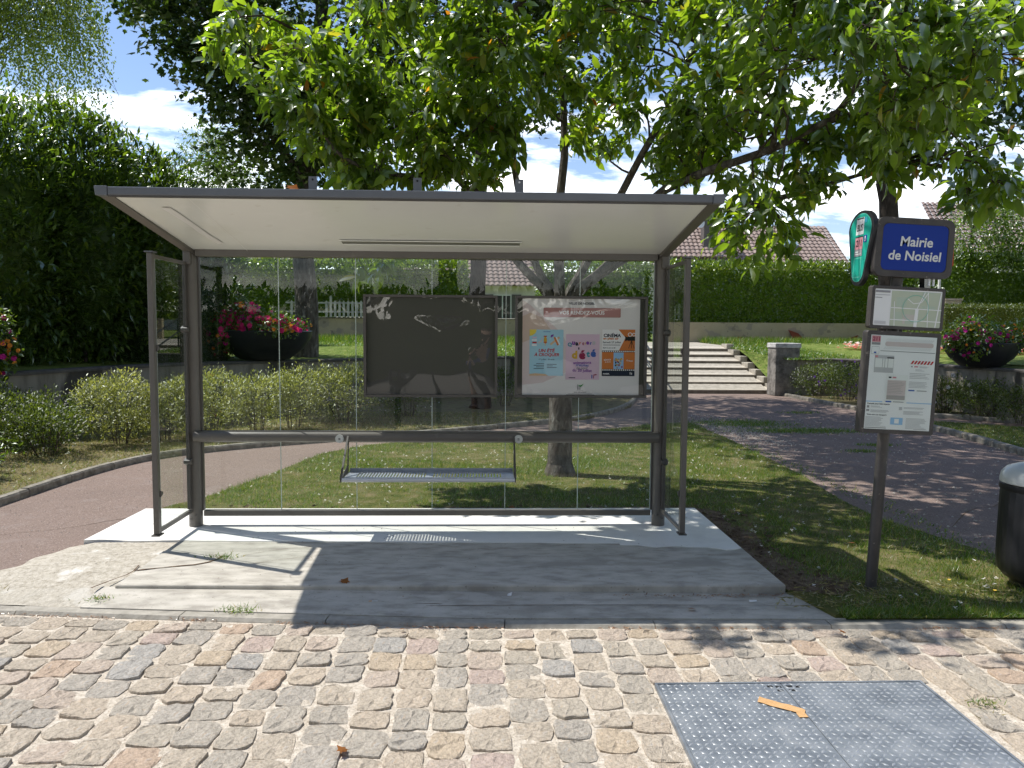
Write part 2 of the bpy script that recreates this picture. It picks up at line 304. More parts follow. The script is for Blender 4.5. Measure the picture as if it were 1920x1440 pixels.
M_orange = petal('orange_petals', (.75, .22, .03), (.85, .42, .08)); M_wpet = petal('white_petals', (.75, .74, .70), (.85, .85, .80))
M_redp = petal('red_petals', (.60, .03, .01), (.75, .10, .03)); M_purp = petal('violet_petals', (.12, .05, .35), (.30, .12, .55)); M_yel = petal('yellow_petals', (.80, .55, .02), (.85, .65, .05))
M_salmon = petal('salmon_petals', (.75, .25, .22), (.85, .5, .45))

# ---------------------------------------------------------------- leaf templates
T_CHERRY = ([(0, 0, 0), (.26, .40, .05), (.26, 0, 0), (.26, -.40, .05), (.62, .42, -.02), (.62, 0, -.08), (.62, -.42, -.02), (1, 0, -.24)],
            [[(0, 2, 1), (0, 3, 2), (4, 5, 7), (5, 6, 7)], [(1, 2, 5, 4), (2, 3, 6, 5)]])
T_LAUREL = ([(0, 0, 0), (.45, .45, .06), (.45, 0, 0), (.45, -.45, .06), (1, 0, -.10)], [[(0, 2, 1), (0, 3, 2), (1, 2, 4), (2, 3, 4)], []])
T_SIMPLE = ([(0, 0, 0), (.5, .5, .05), (1, 0, -.05), (.5, -.5, .05)], [[(0, 2, 1), (0, 3, 2)], []])
T_BLADE = ([(0, .5, 0), (0, -.5, 0), (1, 0, 0)], [[(0, 1, 2)], []])
_mp = [(0, 0), (.18, .38), (.10, .62), (.36, .42), (.52, .66), (.62, .30), (1, 0), (.62, -.30), (.52, -.66), (.36, -.42), (.10, -.62), (.18, -.38)]
T_MAPLE = ([(a, b, -.12*abs(b)) for a, b in _mp]+[(.36, 0, .05)], [[(i, (i+1) % 12, 12) for i in range(12)], []])
T_PETAL = ([(.0, .0, .0), (.5, .5, .12), (1.0, .35, .02), (1.0, -.35, .02), (.5, -.5, .12)], [[(0, 1, 2), (0, 2, 3), (0, 3, 4)], []])
def unit(a): return a/np.maximum(np.linalg.norm(a, axis=-1, keepdims=True), 1e-9)
def leaves(P, D, Nn, L, W, tmpl):
    tv, (tri, quad) = tmpl; tv = np.array(tv, float); n = len(P); k = len(tv)
    D = unit(D); S = unit(np.cross(D, Nn)+1e-6); U = np.cross(S, D)
    L = np.broadcast_to(L, (n,))[:, None, None]; W = np.broadcast_to(W, (n,))[:, None, None]
    V = P[:, None, :]+L*tv[None, :, 0:1]*D[:, None, :]+W*tv[None, :, 1:2]*S[:, None, :]+L*tv[None, :, 2:3]*U[:, None, :]
    off = (np.arange(n)*k)[:, None, None]; fl = []
    if tri: fl.append((np.array(tri)[None]+off).reshape(-1, 3))
    if quad: fl.append((np.array(quad)[None]+off).reshape(-1, 4))
    return V.reshape(-1, 3), fl
def leafobj(name, P, D, Nn, L, W, tmpl, mat, parent=None, **kw):
    V, fl = leaves(np.asarray(P, float), np.asarray(D, float), np.asarray(Nn, float), L, W, tmpl)
    return link(name, npmesh(name, V, fl, mat), parent, **kw)
def rsph(n): return unit(RNG.normal(size=(n, 3)))
def inpoly(x, y, poly):
    r = np.zeros(len(x), bool); j = len(poly)-1
    for i in range(len(poly)):
        xi, yi = poly[i]; xj, yj = poly[j]
        c = ((yi > y) != (yj > y)) & (x < (xj-xi)*(y-yi)/(yj-yi+1e-12)+xi); r ^= c; j = i
    return r
def sheet(name, poly, z, mat, parent=None, thick=0., cuts=0, **kw):
    """a polygon sheet; thick adds a skirt down"""
    mb = MB()
    if thick: mb.prism(poly, z-thick, z, 'z')
    else: mb.add([(x, y, z) for x, y in poly], [tuple(range(len(poly)))])
    return mb.build(name, mat, parent, **kw)
def resample(pl, step):
    pl = [np.array(p, float) for p in pl]; out = [pl[0]]
    for a, b in zip(pl[:-1], pl[1:]):
        n = max(1, int(round(np.linalg.norm(b-a)/step)))
        out += [a+(b-a)*i/n for i in range(1, n+1)]
    return out
def smoothline(pl, it=2):
    pl = [np.array(p, float) for p in pl]
    for _ in range(it):
        q = [pl[0]]
        for a, b in zip(pl[:-1], pl[1:]): q += [a*.75+b*.25, a*.25+b*.75]
        q.append(pl[-1]); pl = q
    return pl
def kerb_stones(pl, parent, mat, w=.12, z0=-.12, z1=.0, step=.9, gap=.008, name='kerb_stone', jit=.006):
    """single kerb stones laid end to end along a line"""
    pts = resample(smoothline(pl, 2), .01); s = [0]
    for a, b in zip(pts[:-1], pts[1:]): s.append(s[-1]+np.linalg.norm(b-a))
    s = np.array(s); P = np.array(pts); t = 0
    while t < s[-1]-.2:
        e = min(t+step*random.uniform(.85, 1.12), s[-1]); ts = np.linspace(t+gap, e-gap, 4)
        c = np.stack([np.interp(ts, s, P[:, 0]), np.interp(ts, s, P[:, 1])], 1)
        d = unit(np.gradient(c, axis=0)); nn = np.stack([-d[:, 1], d[:, 0]], 1); zz = z1+random.uniform(-jit, jit); v = []
        for i in range(4):
            for o, z in ((-.5, z0), (-.5, zz-.02), (-.36, zz), (.36, zz), (.5, zz-.02), (.5, z0)):
                q = c[i]+nn[i]*o*w; v.append((q[0], q[1], z))
        f = [(i*6+j, i*6+(j+1) % 6, (i+1)*6+(j+1) % 6, (i+1)*6+j) for i in range(3) for j in range(6)]+[tuple(range(5, -1, -1)), tuple(range(18, 24))]
        MB().add(v, f).build(name, mat, parent); t = e
# ---------------------------------------------------------------- ground, paths, paving
G = MB(); G.add([(-400, -300, -.16), (400, -300, -.16), (400, 600, -.16), (-400, 600, -.16)], [(0, 1, 2, 3)])
G.build('ground', M_dry, kind='structure', label='dry earth ground stretching beneath the whole park')
KERB = [(-9, -1.2), (-4, -1.42), (-2.2, -1.66), (.4, -1.9), (3, -1.95), (9, -2.02)]
def kerb_y(x): return np.interp(x, [p[0] for p in KERB], [p[1] for p in KERB])
path = sheet('red_path', [(-9, -1.3), (-4.1, -1.55), (2.4, -1.9), (9, -1.95), (12, 4), (13, 9.3), (9, 15.2), (4.0, 15.0), (-2, 11), (-9, 4)], -.075, M_asph, kind='structure', label='reddish asphalt footpath curving round the lawn')
# lawn
LAWN = [(-2.60, .60), (-2.52, .95), (-2.33, 1.26), (-2.0, 2.6), (-1.72, 4.0), (-1.25, 4.75), (-.3, 5.35), (1, 5.9), (2.4, 6.5), (3.6, 7.3), (4.22, 7.6), (4.28, 5.5), (4.2, 2.5), (4.05, 1.2), (4.05, .4), (4.35, -.7), (5.1, -1.965), (2.56, -1.935), (2.43, -1.45), (2.43, .60)]
lawn = sheet('lawn', LAWN, -.045, M_lawn, thick=.08, kind='structure', label='green lawn behind and right of the bus shelter')
def scatter(poly, n, lo=None):
    xs = [p[0] for p in poly]; ys = [p[1] for p in poly]; out = np.zeros((0, 2))
    while len(out) < n:
        q = np.stack([RNG.uniform(min(xs), max(xs), n), RNG.uniform(min(ys), max(ys), n)], 1); out = np.concatenate([out, q[inpoly(q[:, 0], q[:, 1], poly)]])
    return out[:n]
def grass(name, pts, z, h, w, mat, parent, lean=.5, **kw):
    n = len(pts); P = np.stack([pts[:, 0], pts[:, 1], np.broadcast_to(z, (n,))], 1)
    D = np.stack([RNG.normal(0, lean, n), RNG.normal(0, lean, n), np.ones(n)], 1)
    return leafobj(name, P, D, rsph(n), h*RNG.uniform(.5, 1.25, n), w, T_BLADE, mat, parent, **kw)
gp = scatter(LAWN, 150000)
nz = np.array([noise.noise(Vector((x*.9, y*.9, 3.1)))+.6*noise.noise(Vector((x*3.1, y*3.1, 7))) for x, y in gp])
edge = np.minimum.reduce([np.where(gp[:, 0] < 2.6, gp[:, 1]-.6, 9), np.where(gp[:, 1] < .8, gp[:, 0]-2.43, 9)])
keep = (RNG.uniform(size=len(gp)) < np.clip(.72+nz*1.1, .10, 1)) & (RNG.uniform(size=len(gp)) < np.clip((edge-.05)/.38, .04, 1))
gp = gp[keep]; nz = nz[keep]
grass('grass', gp, -.048, .042*(1+.9*np.clip(nz, -.5, .9)), .0045, M_grass, lawn, .55, kind='stuff')
dg = scatter(LAWN, 16000); grass('straw', dg, -.046, .05, .004, M_grassd, lawn, 1.6, kind='stuff')
# daisies in the grass: too many to count
dp = scatter(LAWN, 420); dp = dp[[noise.noise(Vector((x*.6, y*.6, 9))) > -.18 for x, y in dp]]
Pq = []; Dq = []
for x, y in dp:
    s = random.uniform(.6, 1.1)
    for k in range(6):
        a = k*math.pi/3; Pq.append((x, y, -.005+random.uniform(-.01, .01))); Dq.append((math.cos(a)*s, math.sin(a)*s, .25))
leafobj('daisies', Pq, Dq, np.tile((0, 0, 1.), (len(Pq), 1)), .016, .012, T_SIMPLE, M_wpet, lawn, kind='stuff')
# bare earth beside the slab
soil = sheet('bare_earth', [(2.44, .6), (2.44, -1.5), (2.75, -1.62), (2.95, -1.35), (2.78, -1.0), (2.66, -.5), (2.72, -.1), (2.60, .25), (2.66, .66), (2.3, .92), (1.2, .74), (.2, .86), (-.9, .73), (-1.8, .82), (-2.3, .75), (-2.5, .62)], -.041, M_soil, kind='structure', label='strip of dug bare earth along the shelter slab')
P0 = []; 
for i in range(420):
    if random.random() < .62: x, y = random.uniform(2.46, 2.85), random.uniform(-1.6, .6)
    else: x, y = random.uniform(-2.4, 2.5), random.uniform(.62, .86)
    P0.append((x, y, -.042+random.uniform(0, .02)))
mb = MB()
for x, y, z in P0:
    s = random.choice([.008, .012, .018, .03]); 
    q = [(x+random.uniform(-s, s), y+random.uniform(-s, s), z+random.uniform(-.3, .6)*s) for _ in range(5)]
    mb.add(q, [(0, 1, 2), (0, 2, 3), (0, 3, 4), (1, 4, 2), (0, 4, 1), (2, 4, 3)])
mb.build('soil_clods', M_soil, soil, kind='stuff')

# left bed
LK = [(-4.6, -3.2), (-4.3, -1.2), (-4.2, 1.0), (-4.14, 2.7), (-3.86, 3.8), (-3.0, 4.6), (-1.8, 5.3), (.4, 6.6), (2.4, 8.2), (3.7, 10.5), (4.5, 13.9)]
WALLL = [(-7.4, 2.6), (-6.75, 5.2), (-6.3, 6.8), (-5.7, 8.2), (-4.9, 9.2), (-3.9, 10.2), (-2.4, 11.4), (-.3, 12.6), (2., 13.5), (4.6, 14.2)]
bedl = sheet('planting_bed', LK+[(4.6, 14.2)]+WALLL[::-1]+[(-12, 2.6), (-12, -3.2)], -.035, M_dry, thick=.06, kind='structure', label='dry grassy planting bed at the left below the wall')
kerb_stones(LK, bedl, M_kerbd, .10, -.11, .005, .8)
bp = scatter(LK+[(4.6, 14.2)]+WALLL[::-1], 60000); bp = bp[(bp[:, 1] > -.5) & (bp[:, 1] < 9)]
grass('dry_grass', bp, -.036, .055, .006, M_grassd, bedl, .9, kind='stuff'); grass('grass', bp[::4]+.01, -.036, .06, .006, M_grass, bedl, .8, kind='stuff')
# right bed, cross path and lawn patch
RK = [(8.35, 14.1), (8.45, 12.2), (8.7, 10.6), (9.3, 9.9), (11, 9.5), (16, 9.2)]
WALLR = [(8.5, 13.75), (9.4, 13.4), (10.1, 12.9), (10.4, 11.6), (10.5, 10.4), (10.65, 9.0), (10.9, 7.6), (11.2, 5.2)]
bedr = sheet('planting_bed', [(8.35, 14.1), (8.45, 12.2), (8.55, 10.6), (8.62, 9.6), (9.2, 8.9), (10.2, 8.3), (10.9, 7.4)]+[(11.2, 5.2), (13, 5.2), (13, 14.1)], -.035, M_dry, thick=.06, kind='structure', label='shaded planting bed at the right below the low wall')
kerb_stones([(8.35, 14.1), (8.45, 12.2), (8.55, 10.6), (8.62, 9.6), (9.2, 8.9), (10.2, 8.3), (10.9, 7.4)], bedr, M_kerbd, .12, -.11, .01, .8)
PATCH = [(8.25, 8.0), (8.42, 7.0), (8.1, 4.2), (7.7, 2.6), (7.2, 1.0), (10.5, 1.0), (10.9, 5.0), (10.2, 6.9), (9.2, 7.7)]
patch = sheet('lawn_patch', PATCH, -.045, M_lawn, thick=.06, kind='structure', label='worn lawn patch at the far right of the path')
kerb_stones([(8.3, 8.0), (8.42, 7.0), (8.1, 4.2), (7.7, 2.6), (7.2, 1.0)], patch, M_kerbd, .12, -.11, .015, .8)
pp = scatter(PATCH, 24000); grass('grass', pp, -.046, .04, .008, M_grass, patch, .6, kind='stuff'); grass('dry_grass', pp[::3], -.046, .04, .008, M_grassd, patch, .8, kind='stuff')
# edging of the lawn along the right path, grass tufts and grit on the path
gq = np.concatenate([np.stack([RNG.normal(5.2, .5, 2600), RNG.normal(7.6, .28, 2600)], 1), np.stack([RNG.normal(6.0, .55, 2600), RNG.normal(6.6, .16, 2600)], 1), np.stack([RNG.normal(5.9, .14, 260), RNG.normal(4.4, .06, 260)], 1), np.stack([RNG.normal(6.4, .16, 260), RNG.normal(5.0, .06, 260)], 1), np.stack([RNG.normal(7.1, .2, 300), RNG.normal(9.5, .1, 300)], 1), np.stack([RNG.normal(4.4, .07, 500), RNG.uniform(-.6, 5, 500)], 1)])
grass('weed_tufts', gq, -.075, .05, .009, M_grass, path, .8, kind='stuff')
mb = MB()
for i in range(2400):
    if random.random() < .6: x, y = random.gauss(4.75, .28), random.gauss(6.6, 1.1)
    else: x, y = random.uniform(4.2, 8.2), random.uniform(-.5, 9)
    s = random.uniform(.006, .02); z = -.075+s*.4; a = random.uniform(0, 6.3)
    mb.add([(x+s*math.cos(a+k*2.1), y+s*math.sin(a+k*2.1), z-.3*s) for k in range(3)]+[(x, y, z+s*.5)], [(0, 1, 3), (1, 2, 3), (2, 0, 3)])
mb.build('grit', pmat('pale_grit', [(.35, .31, .26), (.55, .5, .44)], 30, 3, .9), path, kind='stuff')

# bus shelter slab: white screed, grey slab, lower strip, old rough concrete, flush kerb
def wavy(a, b, n, amp, seed):
    return [(a[0]+(b[0]-a[0])*i/n, a[1]+(b[1]-a[1])*i/n+amp*noise.noise(Vector((i*.37, seed, 0)))) for i in range(n+1)]
slab = MB(); slab.prism([(-1.9, -1.47), (2.42, -1.53), (2.42, .62), (-1.9, .62)], -.12, 0, 'z')
slab = slab.build('shelter_slab', M_conc, bevel=.012, kind='structure', label='grey concrete slab under the bus shelter')
screed = MB(); fr = wavy((-2.62, -.43), (1.5, -.56), 40, .035, 1)+wavy((1.5, -.6), (2.405, -.72), 14, .09, 4)
screed.prism(fr+[(2.405, .605), (-2.60, .605)], -.11, .005, 'z')
screed.build('fresh_screed', M_white, kind='structure', label='fresh white concrete layer around the shelter posts')
strip = MB(); _t = [(-2.0, -1.44, -.018), (.4, -1.47, -.040), (2.50, -1.50, -.060), (2.62, -1.945, -.066), (.4, -1.905, -.062), (-2.0, -1.695, -.060)]
strip.add(_t+[(x, y, -.13) for x, y, z in _t], [(0, 1, 4, 5), (1, 2, 3, 4)]+[(i, (i+1) % 6, 6+(i+1) % 6, 6+i) for i in range(6)])
strip.build('lower_strip', M_conc, kind='structure', label='lower grey concrete strip in front of the slab')
old = MB(); lw = wavy((-3.05, -1.50), (-2.70, -.40), 22, 0, 2); lw = [(x+.06*noise.noise(Vector((y*5, 1, 2))), y) for x, y in lw]
_ys = np.linspace(-.45, -1.72, 30); _v = []
for y in _ys:
    xl = float(np.interp(y, [-1.56, -1.50, -.40], [-3.12, -3.05, -2.70]))+.07*noise.noise(Vector((y*5, 1, 2))); yy = max(y, 0)
    for k in range(15):
        x = xl+(-1.893-xl)*k/14; yk = max(y, float(kerb_y(x))-.005); dd = min(1, max(0, (yk-float(kerb_y(x)))/.55)); _v.append((x, yk, -.066+.058*dd**.7*min(1, .35+k/5)+.006*noise.noise(Vector((x*4, yk*4, 0)))))
old.add(_v, [(j*15+i, j*15+i+1, (j+1)*15+i+1, (j+1)*15+i) for j in range(29) for i in range(14)])
oldo = old.build('old_concrete', M_oldc, smooth=True, kind='structure', label='patch of old rough beige concrete left of the slab')
# cracks filled with dark soil, and weeds
def crack(pts, w, z, parent):
    pts = smoothline(pts, 1); v = []; f = []
    for i, p in enumerate(pts):
        a = np.array(pts[min(i+1, len(pts)-1)])-np.array(pts[max(i-1, 0)]); a = a/np.linalg.norm(a); nn = np.array([-a[1], a[0]])
        ww = w*(.4+random.random()); v += [(*(p+nn*ww), z), (*(p-nn*ww), z)]
    MB().add(v, [(2*i, 2*i+1, 2*i+3, 2*i+2) for i in range(len(pts)-1)]).build('soil_crack', M_soil, parent)
crack([(-2.02, -1.52), (-1.97, -1.38), (-1.90, -1.22), (-1.93, -1.05)], .006, .0005, oldo)
crack([(-1.90, -1.18), (-1.70, -1.10), (-1.50, -1.04), (-1.42, -.90), (-1.44, -.85)], .009, .004, slab)
crack([(-1.5, -1.0), (-1.2, -1.06), (-.95, -.92), (-.7, -.84)], .0025, .004, slab)
crack([(-1.3, -.86), (-1.1, -.7), (-.85, -.62)], .0025, .004, slab)
crack([(.2, -1.70), (.0, -1.69), (-.8, -1.64), (-1.8, -1.56)], .003, -.048, slab); crack([(.1, -1.73), (1.2, -1.735), (2.5, -1.77)], .003, -.048, slab)
def weed(c, n, r, h, label):
    e = empty('weed_tuft', c, label=label, cat='weed'); q = RNG.normal(0, r, (n, 2)); q[:, 1] *= .5
    grass('blades', q, 0, h*.75, .006, M_grass, e, 1.0, kind='stuff'); d = RNG.normal(0, r*1.2, (n//3, 2)); grass('dry_blades', d, 0, h*.75, .005, M_grassd, e, 1.4, kind='stuff')
weed((-1.42, -.88, 0), 80, .055, .05, 'small green weed sprouting at the end of the slab crack')
weed((-1.93, -1.60, -.04), 55, .05, .04, 'small weed tuft at the left end of the lower concrete strip')
weed((-1.02, -1.77, -.06), 75, .055, .06, 'grassy weed tuft growing on the kerb line near the shadow edge')
weed((-2.72, -1.53, -.02), 110, .06, .07, 'weed tuft at the far left where path meets cobbles')
weed((2.78, -2.98, -.07), 60, .04, .04, 'tiny weed tuft between cobbles right of the steel cover')
kb = sheet('kerb_base', [(x, y+.0) for x, y in KERB]+[(x, y-.14) for x, y in KERB[::-1]], -.11, M_mortar, kind='structure', label='mortar bed under the flush kerb')
kerb_stones([(x, y-.05) for x, y in KERB], kb, M_kerb, .115, -.13, -.070, 1.0, .003, jit=.003)

# cobbles
PL = (1.30, -3.95, 2.60, -2.76)             # steel cover rectangle
cob = sheet('cobble_pavement', [(x, y-.1) for x, y in KERB]+[(9, -8.6), (-9, -8.6)], -.090, M_mortar, kind='structure', label='sandy mortar bed of the cobbled pavement')
def stone_mesh(i):
    rg = np.random.default_rng(100+i); n = 16; ang = np.arange(n)*2*math.pi/n
    e = rg.uniform(9, 22); rr = 1/(np.abs(np.cos(ang))**e+np.abs(np.sin(ang))**e)**(1/e); rr *= 1+rg.normal(0, .04, n); rr[[2, 6, 10, 14]] *= rg.uniform(.86, .99, 4)
    if i % 3 == 0: rr[rg.integers(n)] *= .86
    ox, oy = rr*np.cos(ang)*.5, rr*np.sin(ang)*.5; V = []; tilt = rg.normal(0, .007, 2)
    for s, z, j in ((1.03, -.06, 0), (1.0, .0060, .0018), (.978, .0092, .0018), (.88, .0108, .0024), (.46, .0116, .0032)):
        for a, b in zip(ox*s, oy*s): V.append((a, b, z+rg.normal(0, j or 1e-9)+(tilt[0]*a+tilt[1]*b)*1.2*(z > -.03)))
    V.append((0, 0, .012+rg.normal(0, .003))); f = [(k*n+j, k*n+(j+1) % n, (k+1)*n+(j+1) % n, (k+1)*n+j) for k in range(4) for j in range(n)]+[(4*n+j, 4*n+(j+1) % n, 5*n) for j in range(n)]
    return MB().add(V, f).mesh('cobblestone', M_stone)
STONES = [stone_mesh(i) for i in range(26)]
cand = []; x = -8.6; ci = 0
while x < 8.6:
    wx = random.uniform(.165, .195); y = -1.99+random.uniform(-.02, .02) if abs(x) < 20 else 0; y = float(kerb_y(x+wx/2))-.135
    first = True
    while y > -8.4:
        ly = random.uniform(.10, .17) if first else random.uniform(.155, .235); first = False
        xc, yc = x+wx/2+.012*noise.noise(Vector((ci, y*2, 0)))+.03*math.sin(y*.9+x*.25), y-ly/2
        inx = PL[0]-.02 < xc < PL[2]+.02
        if inx and y > PL[3]+.02 and y-ly < PL[3]+.07:
            ly = y-(PL[3]+.018); yc = y-ly/2
            if ly > .05: cand.append((xc, yc, wx, ly, ci))
            y = PL[1]-.02; continue
        if not (PL[0]-.085 < xc < PL[2]+.085 and PL[1]-.10 < yc < PL[3]+.085): cand.append((xc, yc, wx, ly, ci))
        y -= ly
    x += wx; ci += 1
vis = []; rest = []
for c in cand:
    px, py, z = proj((c[0], c[1], -.08)); (vis if z > .5 and -70 < px < 1990 and py < 1500 else rest).append(c)
vis.sort(key=lambda c: (c[0]-CAMP[0])**2+(c[1]-CAMP[1])**2); rest += vis[300:]; vis = vis[:300]
for xc, yc, wx, ly, k in vis:
    big = random.random() < .12; g = random.uniform(.006, .018)
    link('cobblestone', random.choice(STONES), cob, (xc+random.uniform(-.005, .005), yc, -.0930+random.uniform(-.003, .0035)), (random.gauss(0, .010), random.gauss(0, .010), random.choice((0, math.pi))+random.gauss(0, .04)), (wx-g, ly-g*random.uniform(.6, 1.), 1))
VV = []; FT = []; FQ = []; off = 0; cache = []
for s in STONES[:8]:
    co = np.array([v.co[:] for v in s.vertices]); cache.append((co, np.array([p.vertices[:] for p in s.polygons if len(p.vertices) == 3]), np.array([p.vertices[:] for p in s.polygons if len(p.vertices) == 4])))
for xc, yc, wx, ly, k in rest:
    co, t3, t4 = random.choice(cache); a = random.gauss(0, .05); q = co*np.array([wx-.028, ly-.028, 1]); VV.append(np.stack([q[:, 0]*math.cos(a)-q[:, 1]*math.sin(a)+xc, q[:, 0]*math.sin(a)+q[:, 1]*math.cos(a)+yc, q[:, 2]-.0945], 1))
    FT.append(t3+off); FQ.append(t4+off); off += len(co)
link('cobblestone_field', npmesh('cobblestone_field', np.concatenate(VV), [np.concatenate(FT), np.concatenate(FQ)], M_stone), cob, kind='stuff')

# steel access cover in two leaves with raised treads
cover = empty('steel_access_cover', (0, 0, -.075), label='grey checker plate steel access cover set in the cobbles', cat='access cover')
mb = MB(); mb.box(PL[0]-.012, PL[1]-.012, -.04, PL[2]+.012, PL[1], .008).box(PL[0]-.012, PL[3], -.04, PL[2]+.012, PL[3]+.012, .008).box(PL[0]-.012, PL[1], -.04, PL[0], PL[3], .008).box(PL[2], PL[1], -.04, PL[2]+.012, PL[3], .008)
mb.build('frame', M_plate, cover)
XM = 1.905
for x0, x1 in ((PL[0]+.003, XM-.002), (XM+.002, PL[2]-.003)):
    MB().box(x0, PL[1]+.003, -.02, x1, PL[3]-.003, .006).build('plate', M_plate, cover, bevel=.001, seg=1)
    P = []; D = []; px = .033; j = 0; y = PL[1]+.02
    while y < PL[3]-.012:
        x = x0+.015; i = 0
        while x < x1-.010:
            P.append((x, y, .006)); s = 1 if (i+j) % 2 else -1; D.append((math.cos(.75), s*math.sin(.75), 0)); x += px; i += 1
        y += px; j += 1
    P = np.array(P); D = np.array(D); S = np.stack([-D[:, 1], D[:, 0], D[:, 2]], 1); n = len(P); U = np.array([0, 0, 1.])
    tv = [(-.0165, 0, 0), (0, -.0062, 0), (.0165, 0, 0), (0, .0062, 0), (-.007, 0, .0034), (.007, 0, .0034)]
    V = np.stack([P+D*a+S*b+U*c for a, b, c in tv], 1).reshape(-1, 3); o = (np.arange(n)*6)[:, None, None]
    F3 = (np.array([(0, 1, 4), (0, 4, 3), (2, 5, 1), (2, 3, 5)])[None]+o).reshape(-1, 3); F4 = (np.array([(1, 5, 4, 1)])[None][:, :, :0]+o[:, :, :0]) if False else (np.array([(4, 1, 5), (4, 5, 3)])[None]+o).reshape(-1, 3)
    link('tread_pattern', npmesh('tread_pattern', V, [F3, F4], M_tread), cover, kind='stuff')
mb = MB()
for x, y in ((XM-.065, -2.795), (XM-.025, -2.80), (XM+.03, -2.795), (XM+.07, -2.80), (XM-.03, -2.838), (XM+.028, -2.836)): mb.box(x-.014, y-.009, .004, x+.014, y+.009, .0068)
mb.build('key_slots', M_rubber, cover, kind='stuff')
tp = smoothline([(1.735, -2.93), (1.80, -2.985), (1.86, -3.02), (1.90, -3.06)], 1); mb = MB(); v = []
for i, p in enumerate(tp): v += [(p[0]-.013, p[1]-.024, -.064+.0015*(i % 2)), (p[0]+.013, p[1]+.024, -.064+.002*((i+1) % 2))]
mb.add(v, [(2*i, 2*i+1, 2*i+3, 2*i+2) for i in range(len(tp)-1)])
mb.box(1.86, -3.10, -.066, 1.90, -3.06, -.0635)
mb.build('tape_strip', M_tape, label='torn strip of brown tape lying on the steel cover', cat='tape')

# fallen leaves and litter on the paving
def dry_leaf(x, y, z, s, label, mt=M_leafdry, tm=T_MAPLE):
    a = random.uniform(0, 6.3); o = leafobj('fallen_leaf', [(0, 0, .004)], [(math.cos(a), math.sin(a), .25)], [(.2, .1, 1)], s, s*.8, tm, mt, loc=(x, y, z), label=label, cat='leaf'); return o
dry_leaf(-.46, -1.46, .001, .07, 'curled brown leaf on the slab edge inside the roof shadow')
dry_leaf(-1.45, -1.56, -.052, .05, 'small orange leaf on the lower strip at the left')
dry_leaf(-.10, -3.33, -.07, .055, 'orange dry leaf on the nearest cobbles left of centre')
dry_leaf(1.72, -1.80, -.052, .055, 'small dark red leaf on the kerb below the slab')
dry_leaf(.72, .70, -.03, .08, 'orange leaf lying on the grass behind the glass')
dry_leaf(2.52, -2.16, -.07, .05, 'small orange leaf on the shaded cobbles at the right')
dry_leaf(-.80, -1.27, 2.53, .09, 'curled orange brown leaf lying on the shelter roof edge')
dry_leaf(-.02, -2.05, -.07, .035, 'tiny orange leaf at the edge of the roof shadow')
dry_leaf(3.35, -.45, -.03, .06, 'pale brown leaf on the lawn right of the sign pole')
mb = MB(); mb.tube([(0, 0, 0), (.035, .004, 0)], .004, 8, 0); mb.tube([(-.018, -.002, 0), (0, 0, 0)], .0041, 8, 1)
mb.build('cigarette_butt', [M_paint, M_orange], loc=(-.24, -1.66, -.046), label='cigarette butt lying on the lower concrete strip', cat='cigarette butt')
MB().add([(0, 0, 0), (.03, .005, .003), (.036, .03, .02), (.008, .034, .008), (.018, .016, .016)], [(0, 1, 4), (1, 2, 4), (2, 3, 4), (3, 0, 4)]).build('paper_scrap', M_paint, loc=(.60, -1.58, -.05), label='white paper scrap against the slab step', cat='paper')
MB().add([(0, 0, 0), (.05, .005, .003), (.05, .016, .008), (.002, .014, .01)], [(0, 1, 2, 3)]).build('paper_scrap', M_paint, loc=(2.12, -1.70, -.05), label='blue white wrapper scrap near the right slab corner', cat='paper')
strw = scatter([(2.2, -1.84), (2.45, -1.5), (2.9, -1.3), (4.2, -1.5), (4.6, -1.84)], 900)
leafobj('withered_leaves', np.c_[strw, np.full(len(strw), -.03)], np.c_[RNG.normal(size=(len(strw), 2)), RNG.normal(.1, .2, len(strw))], rsph(len(strw)), RNG.uniform(.03, .075, len(strw)), .008, T_LAUREL, M_grassd, lawn, kind='stuff')
for k in range(3):
    x, y = ((3.55, -1.45), (3.72, -1.66), (3.42, -1.60))[k]; a = np.arange(9)*.7
    leafobj('dandelion', np.zeros((9, 3)), np.c_[np.cos(a), np.sin(a), np.full(9, .5)], np.tile((0, 0, 1.), (9, 1)), .016, .008, T_SIMPLE, M_yel, loc=(x, y, .0), label=('yellow dandelion flower in the grass left of the bin', 'yellow dandelion nearest the bin foot', 'small yellow dandelion nearest the kerb')[k], cat='flower')

# bits of dry leaf and dirt swept against the slab step and the kerb
q = np.concatenate([np.stack([RNG.uniform(-1.6, 2.5, 700), -1.555-np.abs(RNG.normal(0, .02, 700))], 1), np.stack([RNG.uniform(-2.6, 4.6, 900), RNG.uniform(0, 1, 900)], 1)])
q[700:, 1] = kerb_y(q[700:, 0])-.118+RNG.normal(0, .012, 900)
q = q[np.array([noise.noise(Vector((x*1.7, 4, 0))) > -.05 for x, y in q])]; zz = np.where(q[:, 1] > -1.62, -.052, -.078)
leafobj('leaf_debris', np.c_[q, zz], np.c_[RNG.normal(size=(len(q), 2)), RNG.normal(.05, .1, len(q))], rsph(len(q))*.5+np.array([0, 0, 1.]), RNG.uniform(.008, .035, len(q)), .006, T_SIMPLE, M_leafdry, slab, kind='stuff')
q = np.stack([RNG.uniform(-2.4, 2.4, 150), RNG.uniform(-1.45, .5, 150)], 1)
mb = MB()
for x, y in q:
    s_ = random.uniform(.002, .007); a0 = random.uniform(0, 6)
    mb.add([(x+s_*math.cos(a0+k*1.05), y+s_*.8*math.sin(a0+k*1.05), .0075+(.0008*(k % 2))) for k in range(6)], [tuple(range(6))])
mb.build('dirt_specks', M_soil, slab, kind='stuff')

